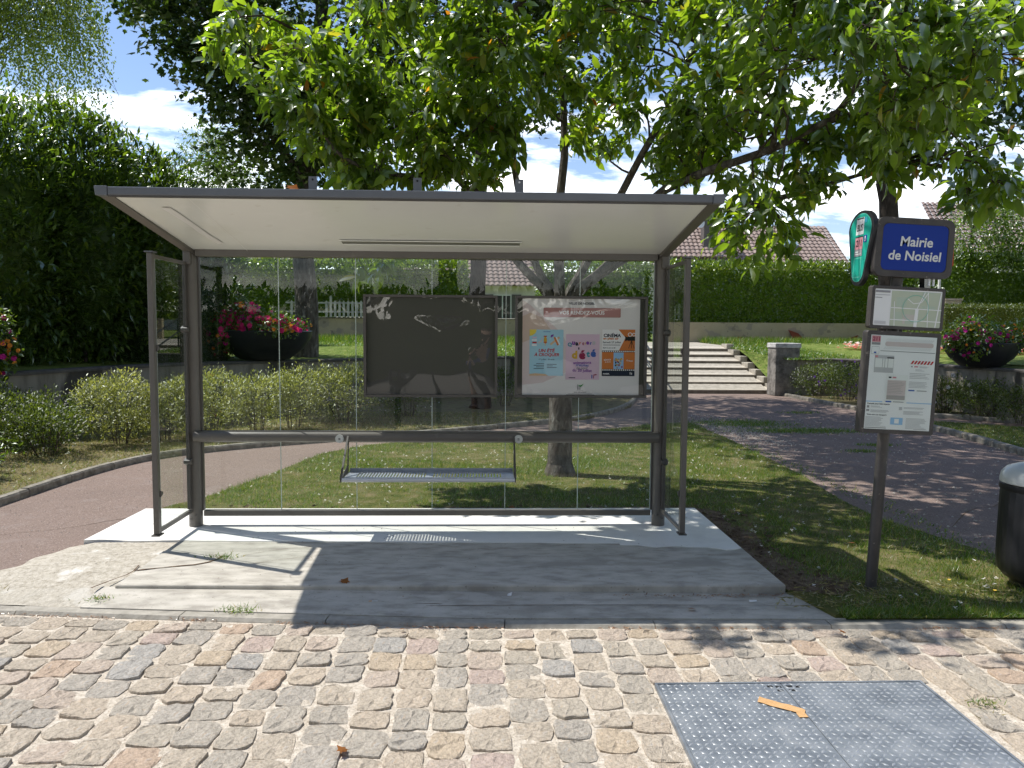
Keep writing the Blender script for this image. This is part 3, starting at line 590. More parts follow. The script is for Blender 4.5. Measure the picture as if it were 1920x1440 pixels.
# coarse grit washed into the joints
q = np.stack([RNG.uniform(-2.6, 4.3, 16000), RNG.uniform(-3.75, -1.98, 16000)], 1); q = q[~((q[:, 0] > PL[0]-.01) & (q[:, 0] < PL[2]+.01) & (q[:, 1] < PL[3]+.01))]; n = len(q)
s_ = RNG.uniform(.002, .0055, n); a0 = RNG.uniform(0, 6.3, n); V = []
for k in range(3): V.append(np.stack([q[:, 0]+s_*np.cos(a0+k*2.1), q[:, 1]+s_*np.sin(a0+k*2.1), np.full(n, -.0905)], 1))
V.append(np.stack([q[:, 0], q[:, 1], -.0905+s_*1.1], 1)); V = np.stack(V, 1).reshape(-1, 3); o = (np.arange(n)*4)[:, None, None]
link('joint_grit', npmesh('joint_grit', V, [(np.array([(0, 1, 3), (1, 2, 3), (2, 0, 3)])[None]+o).reshape(-1, 3)], pmat('joint_grit', [(.25, .2, .155), (.45, .38, .30), (.60, .53, .44)], 60, 3, .9, world=True)), cob, kind='stuff')

mb = MB()
for i in range(1500):
    x, y = random.uniform(-4.1, -1.7), random.uniform(-1.2, 4.8); s_ = random.uniform(.003, .009); a = random.uniform(0, 6.3)
    mb.add([(x+s_*math.cos(a+k*2.1), y+s_*math.sin(a+k*2.1), -.0755) for k in range(3)]+[(x, y, -.0755+s_*.8)], [(0, 1, 3), (1, 2, 3), (2, 0, 3)])
mb.build('loose_grit', pmat('path_grit', [(.30, .25, .21), (.5, .45, .4)], 30, 3, .9, world=True), path, kind='stuff')

q = np.stack([RNG.uniform(2.6, 5.1, 9000), RNG.uniform(-1.975, -1.86, 9000)], 1); grass('edge_grass', q, -.055, .05, .005, M_grass, lawn, .9, kind='stuff')

def pcrack(pts, w):
    crack(pts, w, -.0715, path)
pcrack([(-3.9, -.3), (-3.5, .05), (-3.1, .2), (-2.8, .55), (-2.5, .7)], .004); pcrack([(4.6, .2), (5.2, .9), (5.6, 1.0), (6.3, 1.9), (6.9, 2.1)], .006)
# ---------------------------------------------------------------- flat print helper (posters, signs)
_tc = {}
def text_mesh(s, bold=0., shear=0., space=1.):
    k = (s, bold, shear, space)
    if k not in _tc:
        cu = bpy.data.curves.new('lettering', 'FONT'); cu.body = s; cu.size = 1; cu.offset = bold; cu.shear = shear; cu.resolution_u = 3; cu.space_character = space
        ob = bpy.data.objects.new('lettering', cu); COL.objects.link(ob); bpy.context.view_layer.update()
        me = ob.evaluated_get(bpy.context.evaluated_depsgraph_get()).to_mesh()
        v = np.array([p.co[:2] for p in me.vertices]) if len(me.vertices) else np.zeros((0, 2)); f = [tuple(p.vertices) for p in me.polygons]
        ob.evaluated_get(bpy.context.evaluated_depsgraph_get()).to_mesh_clear(); COL.objects.unlink(ob); bpy.data.objects.remove(ob); bpy.data.curves.remove(cu)
        _tc[k] = (v, f)
    return _tc[k]
class Print:
    """flat print on a vertical sheet facing -Y, drawn in layers"""
    def __init__(s): s.mb = MB(); s.mats = []
    def mi(s, m):
        if m not in s.mats: s.mats.append(m)
        return s.mats.index(m)
    def poly(s, pts, m, l=1): s.mb.add([(x, -l*.0009-5e-6*(len(s.mb.f) % 150), z) for x, z in pts], [tuple(range(len(pts)))], s.mi(m)); return s
    def rect(s, x0, z0, x1, z1, m, l=1): return s.poly([(x0, z0), (x1, z0), (x1, z1), (x0, z1)], m, l)
    def disc(s, cx, cz, r, m, l=1, n=14, rz=None): return s.poly([(cx+r*math.cos(i*2*math.pi/n), cz+(rz or r)*math.sin(i*2*math.pi/n)) for i in range(n)], m, l)
    def ring(s, cx, cz, r, w, m, l=1, n=40):
        for i in range(n):
            a, b = i*2*math.pi/n, (i+1)*2*math.pi/n
            s.poly([(cx+(r-w)*math.cos(a), cz+(r-w)*math.sin(a)), (cx+r*math.cos(a), cz+r*math.sin(a)), (cx+r*math.cos(b), cz+r*math.sin(b)), (cx+(r-w)*math.cos(b), cz+(r-w)*math.sin(b))], m, l)
        return s
    def line(s, x0, z0, x1, z1, w, m, l=1):
        d = math.hypot(x1-x0, z1-z0) or 1; nx, nz = -(z1-z0)/d*w/2, (x1-x0)/d*w/2
        return s.poly([(x0-nx, z0-nz), (x1-nx, z1-nz), (x1+nx, z1+nz), (x0+nx, z0+nz)], m, l)
    def text(s, t, cx, cz, width, m, l=2, bold=.0, shear=0., rot=0., height=None, space=1.):
        """centred on (cx, cz), scaled to a width"""
        v, f = text_mesh(t, bold, shear, space)
        if not len(v): return s
        lo, hi = v.min(0), v.max(0); k = width/(hi[0]-lo[0]); kz = height/(hi[1]-lo[1]) if height else k
        q = (v-(lo+hi)/2)*np.array([k, kz]); c, n = math.cos(rot), math.sin(rot)
        s.mb.add([(cx+a*c-b*n, -l*.0009, cz+a*n+b*c) for a, b in q], f, s.mi(m)); return s
    def para(s, x0, z1, w, n, dz, th, m, l=2, rag=.35):
        for i in range(n): s.rect(x0, z1-i*dz-th, x0+w*random.uniform(1-rag, 1), z1-i*dz, m, l)
        return s
    def build(s, name, parent, loc, **kw):
        me = s.mb; o = bpy.data.meshes.new(name); o.from_pydata(me.v, [], me.f)
        for mm in s.mats: o.materials.append(mm)
        o.polygons.foreach_set('material_index', me.m); o.update(); return link(name, o, parent, loc, **kw)
def ink(name, c): return flat('ink_'+name, c, .6, .2)
I = {k: ink(k, c) for k, c in dict(white=(.84, .84, .84), paper=(.74, .72, .71), navy=(.012, .018, .045), black=(.015, .015, .018), rose=(.43, .22, .21), pale=(.66, .56, .55), peach=(.58, .45, .38), sky=(.36, .60, .72), pinkp=(.66, .49, .60), orange=(.60, .19, .05), red=(.50, .02, .03), crimson=(.30, .02, .08), teal=(.03, .28, .36), gold=(.62, .38, .05), violet=(.20, .05, .33), blue=(.05, .12, .42), sun=(.78, .62, .08), sand=(.66, .46, .28), grey=(.30, .30, .31), lgrey=(.50, .50, .51), signblue=(.014, .042, .27), signwhite=(.70, .71, .68), green=(.012, .36, .26), greenl=(.10, .50, .38), line=(.62, .27, .30), map1=(.50, .55, .42), map2=(.56, .53, .47), map3=(.46, .54, .43), mapw=(.80, .81, .79), bluel=(.30, .52, .78), pinkl=(.62, .53, .52), mid=(.40, .37, .35), mauve=(.55, .33, .48), plant=(.04, .30, .06)).items()}

# ---------------------------------------------------------------- bus shelter
SH = empty('bus_shelter', (0, 0, .005), label='bronze metal and glass bus shelter with ivory soffit and bench', cat='bus shelter')
for s in (-1, 1):
    mb = MB(); mb.tube([(s*1.925, 0, 0), (s*1.925, 0, 2.30)], .055, 24); o = mb.build('post', M_metal, SH, smooth=True)
    MB().tube([(s*1.925-.02*s, -.0545, .10), (s*1.925-.02*s, -.062, .10)], .009, 10).build('bolt', M_metald, o)
    MB().tube([(s*1.925+.02*s, -.0545, .07), (s*1.925+.02*s, -.062, .07)], .007, 10).build('bolt', M_metald, o)
    MB().prism([(s*1.925-.03, 2.14), (s*1.925+.03, 2.14), (s*1.925+.03, 2.36), (s*1.925-.03, 2.36)], -.085, .045, 'y').build('bracket', M_metal, o, bevel=.008)
JX = [-1.855, -1.228, -.604, .020, .629, 1.240, 1.855]
for a, b in zip(JX[:-1], JX[1:]):
    o = MB().box(a+.003, .012, .125, b-.003, .022, 2.235).build('glass_pane', M_glass, SH)
    MB().box(b-.0027, .013, .13, b+.0027, .021, 2.23).build('pane_edge', M_edge, o)
MB().box(-1.858, -.012, .082, 1.858, .046, .128).build('bottom_rail', M_metal, SH, bevel=.003)
MB().box(-1.868, -.060, 2.208, 1.868, .036, 2.262).build('lintel', M_metal, SH, bevel=.004)
for s in (-1, 1): MB().box(s*1.864-.006, -.004, .128, s*1.864+.006, .034, 2.21).build('glazing_bead', M_metald, SH)
rl = MB(); rl.tube([(-1.90, -.058, .750), (1.90, -.058, .750)], .044, 20); rail = rl.build('lean_rail', M_metal, SH, smooth=True)
MB().box(-1.85, -.052, .788, 1.85, -.028, .800).build('rail_lip', M_metald, rail)
for x in (-.722, .735):
    o = MB().tube([(x, -.100, .742), (x, -.112, .742)], .034, 24).build('rail_cap', M_binlid, rail, smooth=True)
    mb = MB()
    for dz in (-.006, .004): mb.box(x-.008, -.1135, .742+dz-.003, x+.008, -.1122, .742+dz+.002)
    mb.build('keyhole', M_rubber, o)
# bench: slotted steel seat on two brackets
bench = MB()
bench.box(-.640, -.420, .468, .690, -.105, .476); bench = bench.build('seat', M_seat, SH)
# slots cut as real gaps: rebuild the seat as bars
me = bench.data; bm = bmesh.new()
def bmbox(bm, x0, y0, z0, x1, y1, z1):
    r = bmesh.ops.create_cube(bm, size=1); bmesh.ops.transform(bm, matrix=Matrix.Translation(((x0+x1)/2, (y0+y1)/2, (z0+z1)/2)) @ Matrix.Diagonal((x1-x0, y1-y0, z1-z0, 1)), verts=r['verts'])
bmbox(bm, -.640, -.420, .468, .690, -.365, .476); bmbox(bm, -.640, -.16, .468, .690, -.105, .476)
xs = -.640
for a, b in ((-.55, -.02), (.05, .58)):
    bmbox(bm, xs, -.3645, .468, a, -.1605, .476); x = a
    while x < b-.001:
        bmbox(bm, x+.011, -.3645, .468, x+.024, -.1605, .476); x += .024
    xs = x
bmbox(bm, xs, -.3645, .468, .690, -.1605, .476)
bm.to_mesh(me); bm.free()
MB().tube([(-.645, -.433, .467), (.695, -.433, .467)], .0165, 14).build('front_bar', M_steel, bench, smooth=True)
MB().box(-.640, -.105, .455, .690, -.098, .50).build('back_lip', M_seat, bench)
for x in (-.655, .698):
    MB().prism([(-.085, .775), (-.060, .72), (-.098, .455), (-.445, .448), (-.450, .470), (-.12, .53)], x-.003, x+.003, 'x').build('seat_bracket', M_metald, SH)
    MB().prism([(-.441, .474), (-.10, .765), (-.085, .765), (-.415, .474)], x-.007, x+.007, 'x').build('seat_bracket', M_metald, SH)

# roof: soffit panel, fascia, end arms, corner caps, light slot, lugs
FY, FZ, BY, BZ = -1.325, 2.473, -.055, 2.255
MB().add([(-1.965, FY+.02, FZ), (1.965, FY+.02, FZ), (1.90, BY, BZ+.004), (-1.90, BY, BZ+.004), (-1.965, FY+.02, FZ+.03), (1.965, FY+.02, FZ+.03), (1.90, BY+.1, BZ+.05), (-1.90, BY+.1, BZ+.05)],
         [(0, 1, 2, 3), (4, 5, 6, 7), (0, 1, 5, 4), (1, 2, 6, 5), (2, 3, 7, 6), (3, 0, 4, 7)]).build('soffit', M_soffit, SH)
MB().add([(-1.97, FY+.015, FZ+.032), (1.97, FY+.015, FZ+.032), (1.96, .09, BZ+.055), (-1.96, .09, BZ+.055), (-1.97, FY+.015, FZ+.046), (1.97, FY+.015, FZ+.046), (1.96, .09, BZ+.085), (-1.96, .09, BZ+.085)],
         [(0, 1, 2, 3), (4, 5, 6, 7), (0, 1, 5, 4), (1, 2, 6, 5), (2, 3, 7, 6), (3, 0, 4, 7)]).build('roof_sheet', M_fascia, SH)
MB().box(-1.93, FY-.02, FZ-.004, 1.93, FY+.02, FZ+.048).build('fascia', M_fascia, SH, bevel=.006)
MB().box(-1.93, FY-.012, FZ-.013, 1.93, FY+.024, FZ-.0045).build('drip_edge', M_metald, SH)
for s in (-1, 1):
    MB().add([(s*1.915, FY+.018, FZ-.006), (s*2.0, FY+.018, FZ-.006), (s*1.935, .06, BZ-.045), (s*1.875, .06, BZ-.045), (s*1.915, FY+.018, FZ+.046), (s*2.0, FY+.018, FZ+.046), (s*1.985, .06, BZ+.09), (s*1.875, .06, BZ+.09)],
             [(0, 1, 2, 3), (4, 5, 6, 7), (0, 1, 5, 4), (1, 2, 6, 5), (2, 3, 7, 6), (3, 0, 4, 7)]).build('roof_arm', M_metal, SH, bevel=.003)
    MB().prism([(s*1.931, FZ-.008), (s*2.004, FZ-.008), (s*2.012, FZ+.052), (s*1.931, FZ+.052)], FY-.024, FY+.03, 'y').build('corner_cap', M_fascia, SH, bevel=.004)
    MB().prism([(s*1.99, FZ-.002), (s*2.045, FZ+.054), (s*1.99, FZ+.054)], FY+.05, FY+.9, 'y').build('side_gutter', M_metald, SH)
sl_ = (BZ-FZ)/(BY-FY)
def soff(y): return FZ+(y-FY)*sl_
y0, y1 = -.33, -.29
mb = MB()
for (a, b, c, d) in ((-.66, -.385, .735, -.373), (-.66, -.285, .735, -.273), (-.66, -.373, -.648, -.285), (.723, -.373, .735, -.285)):
    z = soff((b+d)/2); mb.add([(a, b, soff(b)-.004), (c, b, soff(b)-.004), (c, d, soff(d)-.004), (a, d, soff(d)-.004), (a, b, soff(b)-.008), (c, b, soff(b)-.008), (c, d, soff(d)-.008), (a, d, soff(d)-.008)], [(3, 2, 1, 0), (4, 5, 6, 7), (0, 1, 5, 4), (1, 2, 6, 5), (2, 3, 7, 6), (3, 0, 4, 7)])
o = mb.build('light_slot', M_soffit, SH)
mb = MB(); mb.add([(-.648, -.373, soff(-.373)-.003), (.723, -.373, soff(-.373)-.003), (.723, -.285, soff(-.285)-.003), (-.648, -.285, soff(-.285)-.003)], [(0, 1, 2, 3)]); mb.build('unlit_diffuser', pmat('grey_diffuser', [(.16, .158, .14)], 3, 0, .4), o)
sm = [(-1.70, -1.09), (-1.64, -1.10), (-1.625, -.95), (-1.61, -.70), (-1.60, -.50), (-1.57, -.27), (-1.62, -.25), (-1.655, -.48), (-1.66, -.72), (-1.68, -.92)]
MB().add([(x, y, soff(y)-.004) for x, y in sm], [tuple(range(len(sm)))]).build('adhesive_smear', M_smear, SH)
MB().add([(x, y, soff(y)-.003) for x, y in ((-1.452, -1.29), (-1.449, -1.29), (-1.449, -.06), (-1.452, -.06))], [(0, 1, 2, 3)]).build('soffit_joint', M_smear, SH)
for x in (-.664, .011, .675):
    o = MB().prism([(x-.027, FZ+.03), (x+.027, FZ+.03), (x+.027, FZ+.145), (x-.027, FZ+.145)], -1.255, -1.249, 'y').build('roof_lug', M_fascia, SH)
    MB().tube([(x, -1.2565, FZ+.125), (x, -1.2555, FZ+.125)], .007, 10).build('hole', M_paint if x > .5 else M_rubber, o)

# side panels
for s in (-1, 1):
    X = s*1.945; e = empty('side_panel'); e.parent = SH
    MB().box(X-.020, -.725, .118, X+.020, -.672, 2.170).build('stile', M_metal, e, bevel=.006)
    MB().box(X-.014, -.6715, 2.135, X+.014, -.05, 2.160).build('top_bar', M_metal, e, bevel=.003)
    MB().box(X-.014, -.6715, .122, X+.014, -.05, .150).build('bottom_bar', M_metal, e, bevel=.003)
    MB().box(X-.012, -.098, .16, X+.012, -.058, 2.15).build('inner_stile', M_metald, e, bevel=.003)
    MB().box(X-.030, -.74, 2.1705, X+.030, -.655, 2.180).build('cap', M_fascia, e)
    MB().box(X-.030, -.74, .108, X+.030, -.655, .1175).build('cap', M_metald, e)
    MB().box(X-.004, -.671, .151, X+.004, -.099, 2.134).build('glass', M_glassg, e)
    MB().box(X-.0043, -.640, .152, X+.0043, -.636, 2.133).build('gasket', M_edge, e)
    for z in (.55, 1.62):
        MB().prism([(-.075, z-.03), (-.115, z-.012), (-.115, z+.012), (-.075, z+.03)], X-.03, X+.03, 'x').build('clamp', M_metald, e, bevel=.004)
        MB().prism([(-.695, z-.16), (-.655, z-.145), (-.655, z-.125), (-.695, z-.11)], X-.03, X+.03, 'x').build('clamp', M_metald, e, bevel=.004)

# notice frames
def frame(x0, z0, x1, z1, name='notice_frame'):
    e = empty(name); e.parent = SH
    w = .021
    MB().box(x0, -.042, z0, x1, .010, z0+w).build('frame_bar', M_metald, e, bevel=.003); MB().box(x0, -.042, z1-w, x1, .010, z1).build('frame_bar', M_metald, e, bevel=.003)
    MB().box(x0, -.0415, z0+w, x0+w, .010, z1-w).build('frame_bar', M_metald, e); MB().box(x1-w, -.0415, z0+w, x1, .010, z1-w).build('frame_bar', M_metald, e)
    MB().box(x0+w, .000, z0+w, x1-w, .009, z1-w).build('backing_board', M_back, e)
    # cover of thin clear plastic, buckled into waves
    nx, nz_ = 60, 46; V = []; r = random.uniform(0, 50)
    for j in range(nz_+1):
        for i in range(nx+1):
            u, v = i/nx, j/nz_; ed = min(1, 5*min(u, 1-u))*min(1, 5*min(v, 1-v))
            h = .0075*noise.noise(Vector((u*1.9+r, v*1.7, 0)))+.0030*noise.noise(Vector((u*4.+r, v*3.4, 4)))+.0004*noise.noise(Vector((u*11+r, v*9, 8)))
            V.append((x0+w+(x1-x0-2*w)*u, -.026+h*ed, z0+w+(z1-z0-2*w)*v))
    q = np.array([[j*(nx+1)+i, j*(nx+1)+i+1, (j+1)*(nx+1)+i+1, (j+1)*(nx+1)+i] for j in range(nz_) for i in range(nx)])
    link('plastic_cover', npmesh('plastic_cover', np.array(V), [q], M_film, smooth=True), e)
    return e
SZ = .0
f1 = frame(-.535, 1.078, .559, 1.915); f1['label'] = 'empty notice frame with buckled dark plastic'
f2 = frame(.703, 1.078, 1.797, 1.915); f2['label'] = 'notice frame holding the pale town events poster'

# poster in the right frame
P = Print(); W_, H_ = .905, .775
P.rect(0, 0, W_, H_, I['paper'], 0)
P.poly([(0, .08), (0, .76), (.06, .72), (.17, .62), (.30, .50), (.40, .30), (.33, .18), (.16, .10)], I['pale'], 1).poly([(0, .42), (0, .63), (.06, .66), (.15, .62), (.22, .52), (.12, .47)], I['peach'], 2)
P.text('VILLE DE NOISIEL', .455, .735, .20, I['navy'], 4, .02)
P.poly(rrect(.16, .625, .755, .700, .008, 3), I['rose'], 3).text('VOS RENDEZ-VOUS', .455, .662, .35, I['white'], 4, .025)
# blue poster
P.rect(.055, .155, .315, .525, I['sky'], 3).poly([(.055, .525), (.055, .475), (.075, .478), (.092, .490), (.105, .505), (.108, .525)], I['sun'], 4)
P.poly([(.055, .155), (.055, .168), (.10, .175), (.18, .168), (.20, .155)], I['sand'], 4)
P.line(.16, .508, .215, .508, .004, I['blue'], 4)
P.disc(.176, .44, .013, I['gold'], 4, 10, .03).rect(.163, .42, .189, .428, I['red'], 5).rect(.163, .468, .189, .476, I['red'], 5).rect(.173, .395, .179, .412, I['sand'], 4)
P.poly([(.215, .46), (.238, .472), (.24, .49), (.220, .482)], I['violet'], 4).line(.21, .44, .217, .462, .002, I['white'], 4)
P.line(.215, .405, .285, .465, .016, I['sand'], 4).line(.245, .465, .275, .40, .014, I['orange'], 4).line(.26, .465, .287, .405, .01, I['white'], 5)
P.poly([(.115, .42), (.14, .435), (.152, .462), (.156, .458), (.148, .428), (.13, .415)], I['pinkl'], 4)
for k in range(4): P.rect(.072+.004*(k % 2), .395+k*.02, .11, .407+k*.02, (I['white'], I['red'], I['white'], I['pinkp'])[k], 4)
P.text('UN ÉTÉ', .188, .360, .125, I['red'], 4, .03, .15).text('À CROQUER', .188, .325, .195, I['red'], 4, .03, .15)
P.text('15 juillet / 30 août', .188, .285, .12, I['navy'], 4, .01)
for i in range(4): P.line(.168-.06-.02*(i % 2), .252-i*.013, .168, .252-i*.013, .0045, I['navy'], 4); P.line(.190, .247-i*.013, .235+.03*((i+1) % 2), .247-i*.013, .0045, I['navy'], 4) if i < 3 else None
# pink poster
P.rect(.335, .125, .595, .490, I['pinkp'], 2)
for ch, x, z, w, c, r in (('Q', .365, .405, .033, 'teal', .1), ('u', .394, .418, .024, 'violet', -.1), ('a', .420, .412, .024, 'navy', .1), ('r', .445, .416, .016, 'orange', 0), ('t', .468, .415, .015, 'crimson', -.1), ('i', .484, .418, .006, 'gold', .1), ('e', .503, .420, .024, 'violet', 0), ('r', .528, .416, .016, 'blue', .1), ('s', .552, .420, .022, 'lgrey', -.1)):
    P.text(ch, x, z, w, I[c], 4, .05, 0, r)
for ch, x, z, w, c in (('d', .403, .325, .042, 'gold'), ("'", .435, .375, .010, 'navy'), ('é', .462, .325, .050, 'crimson'), ('t', .508, .330, .028, 'teal'), ('é', .548, .338, .042, 'blue')): P.text(ch, x, z, w, I[c], 4, .05)
for k, (t, x, z, w) in enumerate((('animations', .463, .262, .14), ('gratuites', .463, .238, .10), ('de jour', .463, .216, .09), ('du 20 juillet', .463, .196, .15))): P.text(t, x, z, w, (I['violet'], I['blue'], I['grey'], I['violet'])[k], 4, .02, 0, .03*(-1)**k)
P.rect(.36, .137, .41, .143, I['navy'], 4).rect(.535, .135, .543, .165, I['blue'], 4).rect(.55, .135, .556, .158, I['crimson'], 4).poly([(.553, .158), (.578, .162), (.573, .170), (.55, .166)], I['crimson'], 4)
# orange film poster
x0, z0 = .615, .155
P.rect(x0, z0, x0+.255, z0+.375, I['orange'], 3).poly([(x0, z0+.205), (x0+.13, z0+.205), (x0+.18, z0+.31), (x0+.125, z0+.375), (x0, z0+.375)], I['white'], 4)
P.text('CiNÉMA', x0+.078, z0+.330, .135, I['navy'], 5, .04).text('en plein air', x0+.068, z0+.300, .12, I['orange'], 5, .03).text('Samedi 27 juillet', x0+.075, z0+.270, .14, I['navy'], 5, .015).line(x0+.008, z0+.25, x0+.14, z0+.25, .004, I['navy'], 5).text('RDV À 21 H 30', x0+.055, z0+.228, .095, I['navy'], 5, .02)
P.ring(x0+.215, z0+.335, .017, .005, I['white'], 5, 14).ring(x0+.245, z0+.335, .014, .005, I['white'], 5, 14).rect(x0+.195, z0+.285, x0+.255, z0+.318, I['black'], 5).poly([(x0+.178, z0+.278), (x0+.198, z0+.294), (x0+.198, z0+.31), (x0+.178, z0+.325)], I['black'], 5)
for d in (-.022, .0, .022): P.line(x0+.227, z0+.285, x0+.227+d, z0+.225, .004, I['black'], 5)
P.rect(x0, z0, x0+.255, z0+.042, I['navy'], 4)
for zz in (.192, .042):
    P.rect(x0, z0+zz, x0+.255, z0+zz+.014, I['black'], 4)
    for k in range(16): P.rect(x0+.004+k*.016, z0+zz+.003, x0+.014+k*.016, z0+zz+.011, I['white'], 5)
P.text('SÉANCE', x0+.042, z0+.132, .055, I['white'], 5, .02, 0, .06).text('À 22 H', x0+.045, z0+.115, .042, I['white'], 5, .02, 0, .06).text('Gratuit', x0+.215, z0+.125, .05, I['white'], 5, .02, 0, -.1)
P.rect(x0+.09, z0+.057, x0+.168, z0+.19, I['bluel'], 4)
for k in range(26): xx, zz = x0+.094+random.random()*.06, z0+.06+random.random()*.075; P.rect(xx, zz, xx+.011, zz+.014, random.choice([I['black'], I['sand'], I['gold'], I['grey'], I['crimson']]), 5)
P.text('NOISIEL', x0+.035, z0+.018, .05, I['white'], 5, .03).rect(x0+.218, z0+.012, x0+.223, z0+.032, I['white'], 5).rect(x0+.230, z0+.012, x0+.235, z0+.028, I['white'], 5)
# crest at the foot
P.rect(.427, .042, .433, .085, I['grey'], 4).rect(.445, .042, .451, .075, I['grey'], 4).ring(.44, .058, .012, .004, I['grey'], 4, 12).poly([(.43, .082), (.452, .078), (.478, .092), (.462, .072), (.452, .066)], I['plant'], 5).rect(.42, .036, .475, .040, I['lgrey'], 4)
P.text('www.ville-noisiel.fr', .45, .024, .10, I['navy'], 4, .01).rect(.355, .008, .545, .012, I['grey'], 4).rect(.34, .001, .56, .004, I['black'], 4)
P.build('poster', f2, (.765, -.006, 1.098)).scale = (1.075, 1, 1.03)
MB().tube([(.742, -.012, 1.83), (.742, -.0135, 1.83)], .020, 20).build('lock_disc', M_metald, f2)

# ---------------------------------------------------------------- bus stop sign
SG = empty('bus_stop_sign', (3.015, -1.46, -.05), (0, math.radians(2.5), 0), label='leaning bus stop post with blue name sign, map and timetable', cat='bus stop sign')
MB().tube([(0, 0, 0), (0, 0, 2.12)], .046, 20, flat=.75).build('pole', M_pole, SG, smooth=True)
def boxframe(name, x0, z0, x1, z1, yf, depth, rad, border, mface, parent=SG):
    """rounded housing with a recessed face"""
    o = MB().prism(rrect(x0, z0, x1, z1, rad, 5), yf+.004, yf+depth, 'y').build(name, M_black if False else M_pole, parent, smooth=True, bevel=.006)
    a = rrect(x0, z0, x1, z1, rad, 5); b = rrect(x0+border, z0+border, x1-border, z1-border, max(rad-border*.5, .004), 5); n = len(a)
    v = [(p[0], yf, p[1]) for p in a]+[(p[0], yf, p[1]) for p in b]+[(p[0], yf+.003, p[1]) for p in a]+[(p[0], yf+.003, p[1]) for p in b]
    f = [(i, (i+1) % n, n+(i+1) % n, n+i) for i in range(n)]+[(i, 2*n+i, 2*n+(i+1) % n, (i+1) % n) for i in range(n)]+[(n+i, n+(i+1) % n, 3*n+(i+1) % n, 3*n+i) for i in range(n)]
    MB().add(v, f).build('rim', M_pole, o); return o
# head: blue face, green route face turned to the left, rear faces
hd = boxframe('name_sign', -.200, 2.045, .300, 2.415, -.09, .055, .05, .038, None)
p = Print(); p.poly(rrect(-.160, 2.085, .260, 2.375, .035), I['signblue'], 1)
p.text('Mairie', .060, 2.268, .21, I['signwhite'], 2, .022, .08).text('de Noisiel', .055, 2.180, .34, I['signwhite'], 2, .022, .08)
p.build('name_print', hd, (0, -.087, 0))
def leafshape(s=1.):
    pts = []; s *= .93
    for i in range(17): a = math.pi*i/16; pts.append((.155*s*math.cos(a), .09*s+.12*s*math.sin(a)))
    for i in range(9): a = math.pi+math.pi*i/8; pts.append((.085*s*math.cos(a), -.20*s+.075*s*math.sin(a)))
    return pts
gE = empty('route_sign', (-.225, .075, 2.262), (0, 0, math.radians(-90))); gE.parent = SG
MB().prism([(x*1.15, z*1.08) for x, z in leafshape()], .0, .03, 'y').build('housing', M_black, gE, smooth=True)
p = Print(); p.poly(leafshape(.985), I['greenl'], 1).poly(leafshape(.955), I['green'], 2)
p.rect(-.055, .055, .045, .165, I['signwhite'], 3).text('BUS', -.005, .10, .075, I['black'], 4, .02, 0, 0, .045).rect(-.05, .155, .04, .162, I['black'], 4).rect(-.055, .038, .045, .043, I['black'], 4)
p.rect(-.055, -.040, .045, .036, I['line'], 3).text('211', -.005, 0, .07, I['black'], 4, .03, 0, 0, .045).rect(-.055, -.085, .045, -.042, I['grey'], 3).rect(-.045, -.060, .0, -.053, I['signwhite'], 4).rect(-.045, -.074, .03, -.068, I['signwhite'], 4)
p.rect(-.055, -.225, .045, -.092, I['greenl'], 3).rect(-.045, -.215, .035, -.101, I['green'], 4).rect(.055, .0, .095, .045, I['signblue'], 3).disc(.075, .033, .007, I['signwhite'], 4, 8).ring(.075, .017, .012, .004, I['signwhite'], 4, 12)
p.rect(.05, .125, .085, .16, I['teal'], 3)
p.build('route_print', gE, (0, -.001, 0))
MB().prism([(x*1.15, z*1.08) for x, z in leafshape()], -.015, .015, 'y').build('rear_face', M_black, SG, loc=(.245, .10, 2.235), rot=(0, 0, math.radians(48)), smooth=True)
MB().box(-.18, -.03, 2.06, .28, .03, 2.10).build('head_bracket', M_pole, SG, bevel=.004)
MB().tube([(.175, -.06, 2.0), (.175, -.06, 2.05)], .008, 8).build('lock', M_steel, SG); MB().tube([(.205, -.06, 2.0), (.205, -.06, 2.05)], .008, 8).build('lock', M_steel, SG)
# neighbourhood map
mpb = boxframe('map_panel', -.197, 1.715, .277, 1.985, -.085, .06, .016, .020, None)
p = Print(); p.rect(-.052, 1.735, .382, 1.965, I['mapw'], 1); p.rect(.055, 1.735, .382, 1.957, I['map1'], 2)
rng2 = random.Random(3)
for k in range(16): xx, zz = rng2.uniform(.06, .33), rng2.uniform(1.74, 1.92); p.rect(xx, zz, min(.38, xx+rng2.uniform(.03, .09)), min(1.955, zz+rng2.uniform(.02, .06)), rng2.choice([I['map2'], I['map3'], I['map1']]), 3)
for a in ((.055, 1.775, .382, 1.772, .006), (.055, 1.85, .382, 1.846, .006), (.085, 1.735, .075, 1.89, .005), (.22, 1.735, .225, 1.85, .022), (.225, 1.85, .27, 1.955, .006), (.30, 1.735, .29, 1.955, .005), (.35, 1.735, .375, 1.955, .008), (.16, 1.91, .20, 1.88, .005), (.20, 1.88, .25, 1.89, .005), (.25, 1.89, .29, 1.95, .005)): p.line(*a, I['mapw'], 4)
p.ring(.215, 1.85, .085, .0025, I['greenl'], 5).rect(-.05, 1.942, .045, 1.956, I['grey'], 3).rect(-.05, 1.925, .045, 1.930, I['lgrey'], 3).line(-.05, 1.91, -.005, 1.91, .003, I['black'], 3)
for k in range(5): p.rect(-.045, 1.760+k*.005*0-.004*k, .03, 1.762-.004*k, I['lgrey'], 3)
p.build('map_print', mpb, (-.125, -.083, 0))
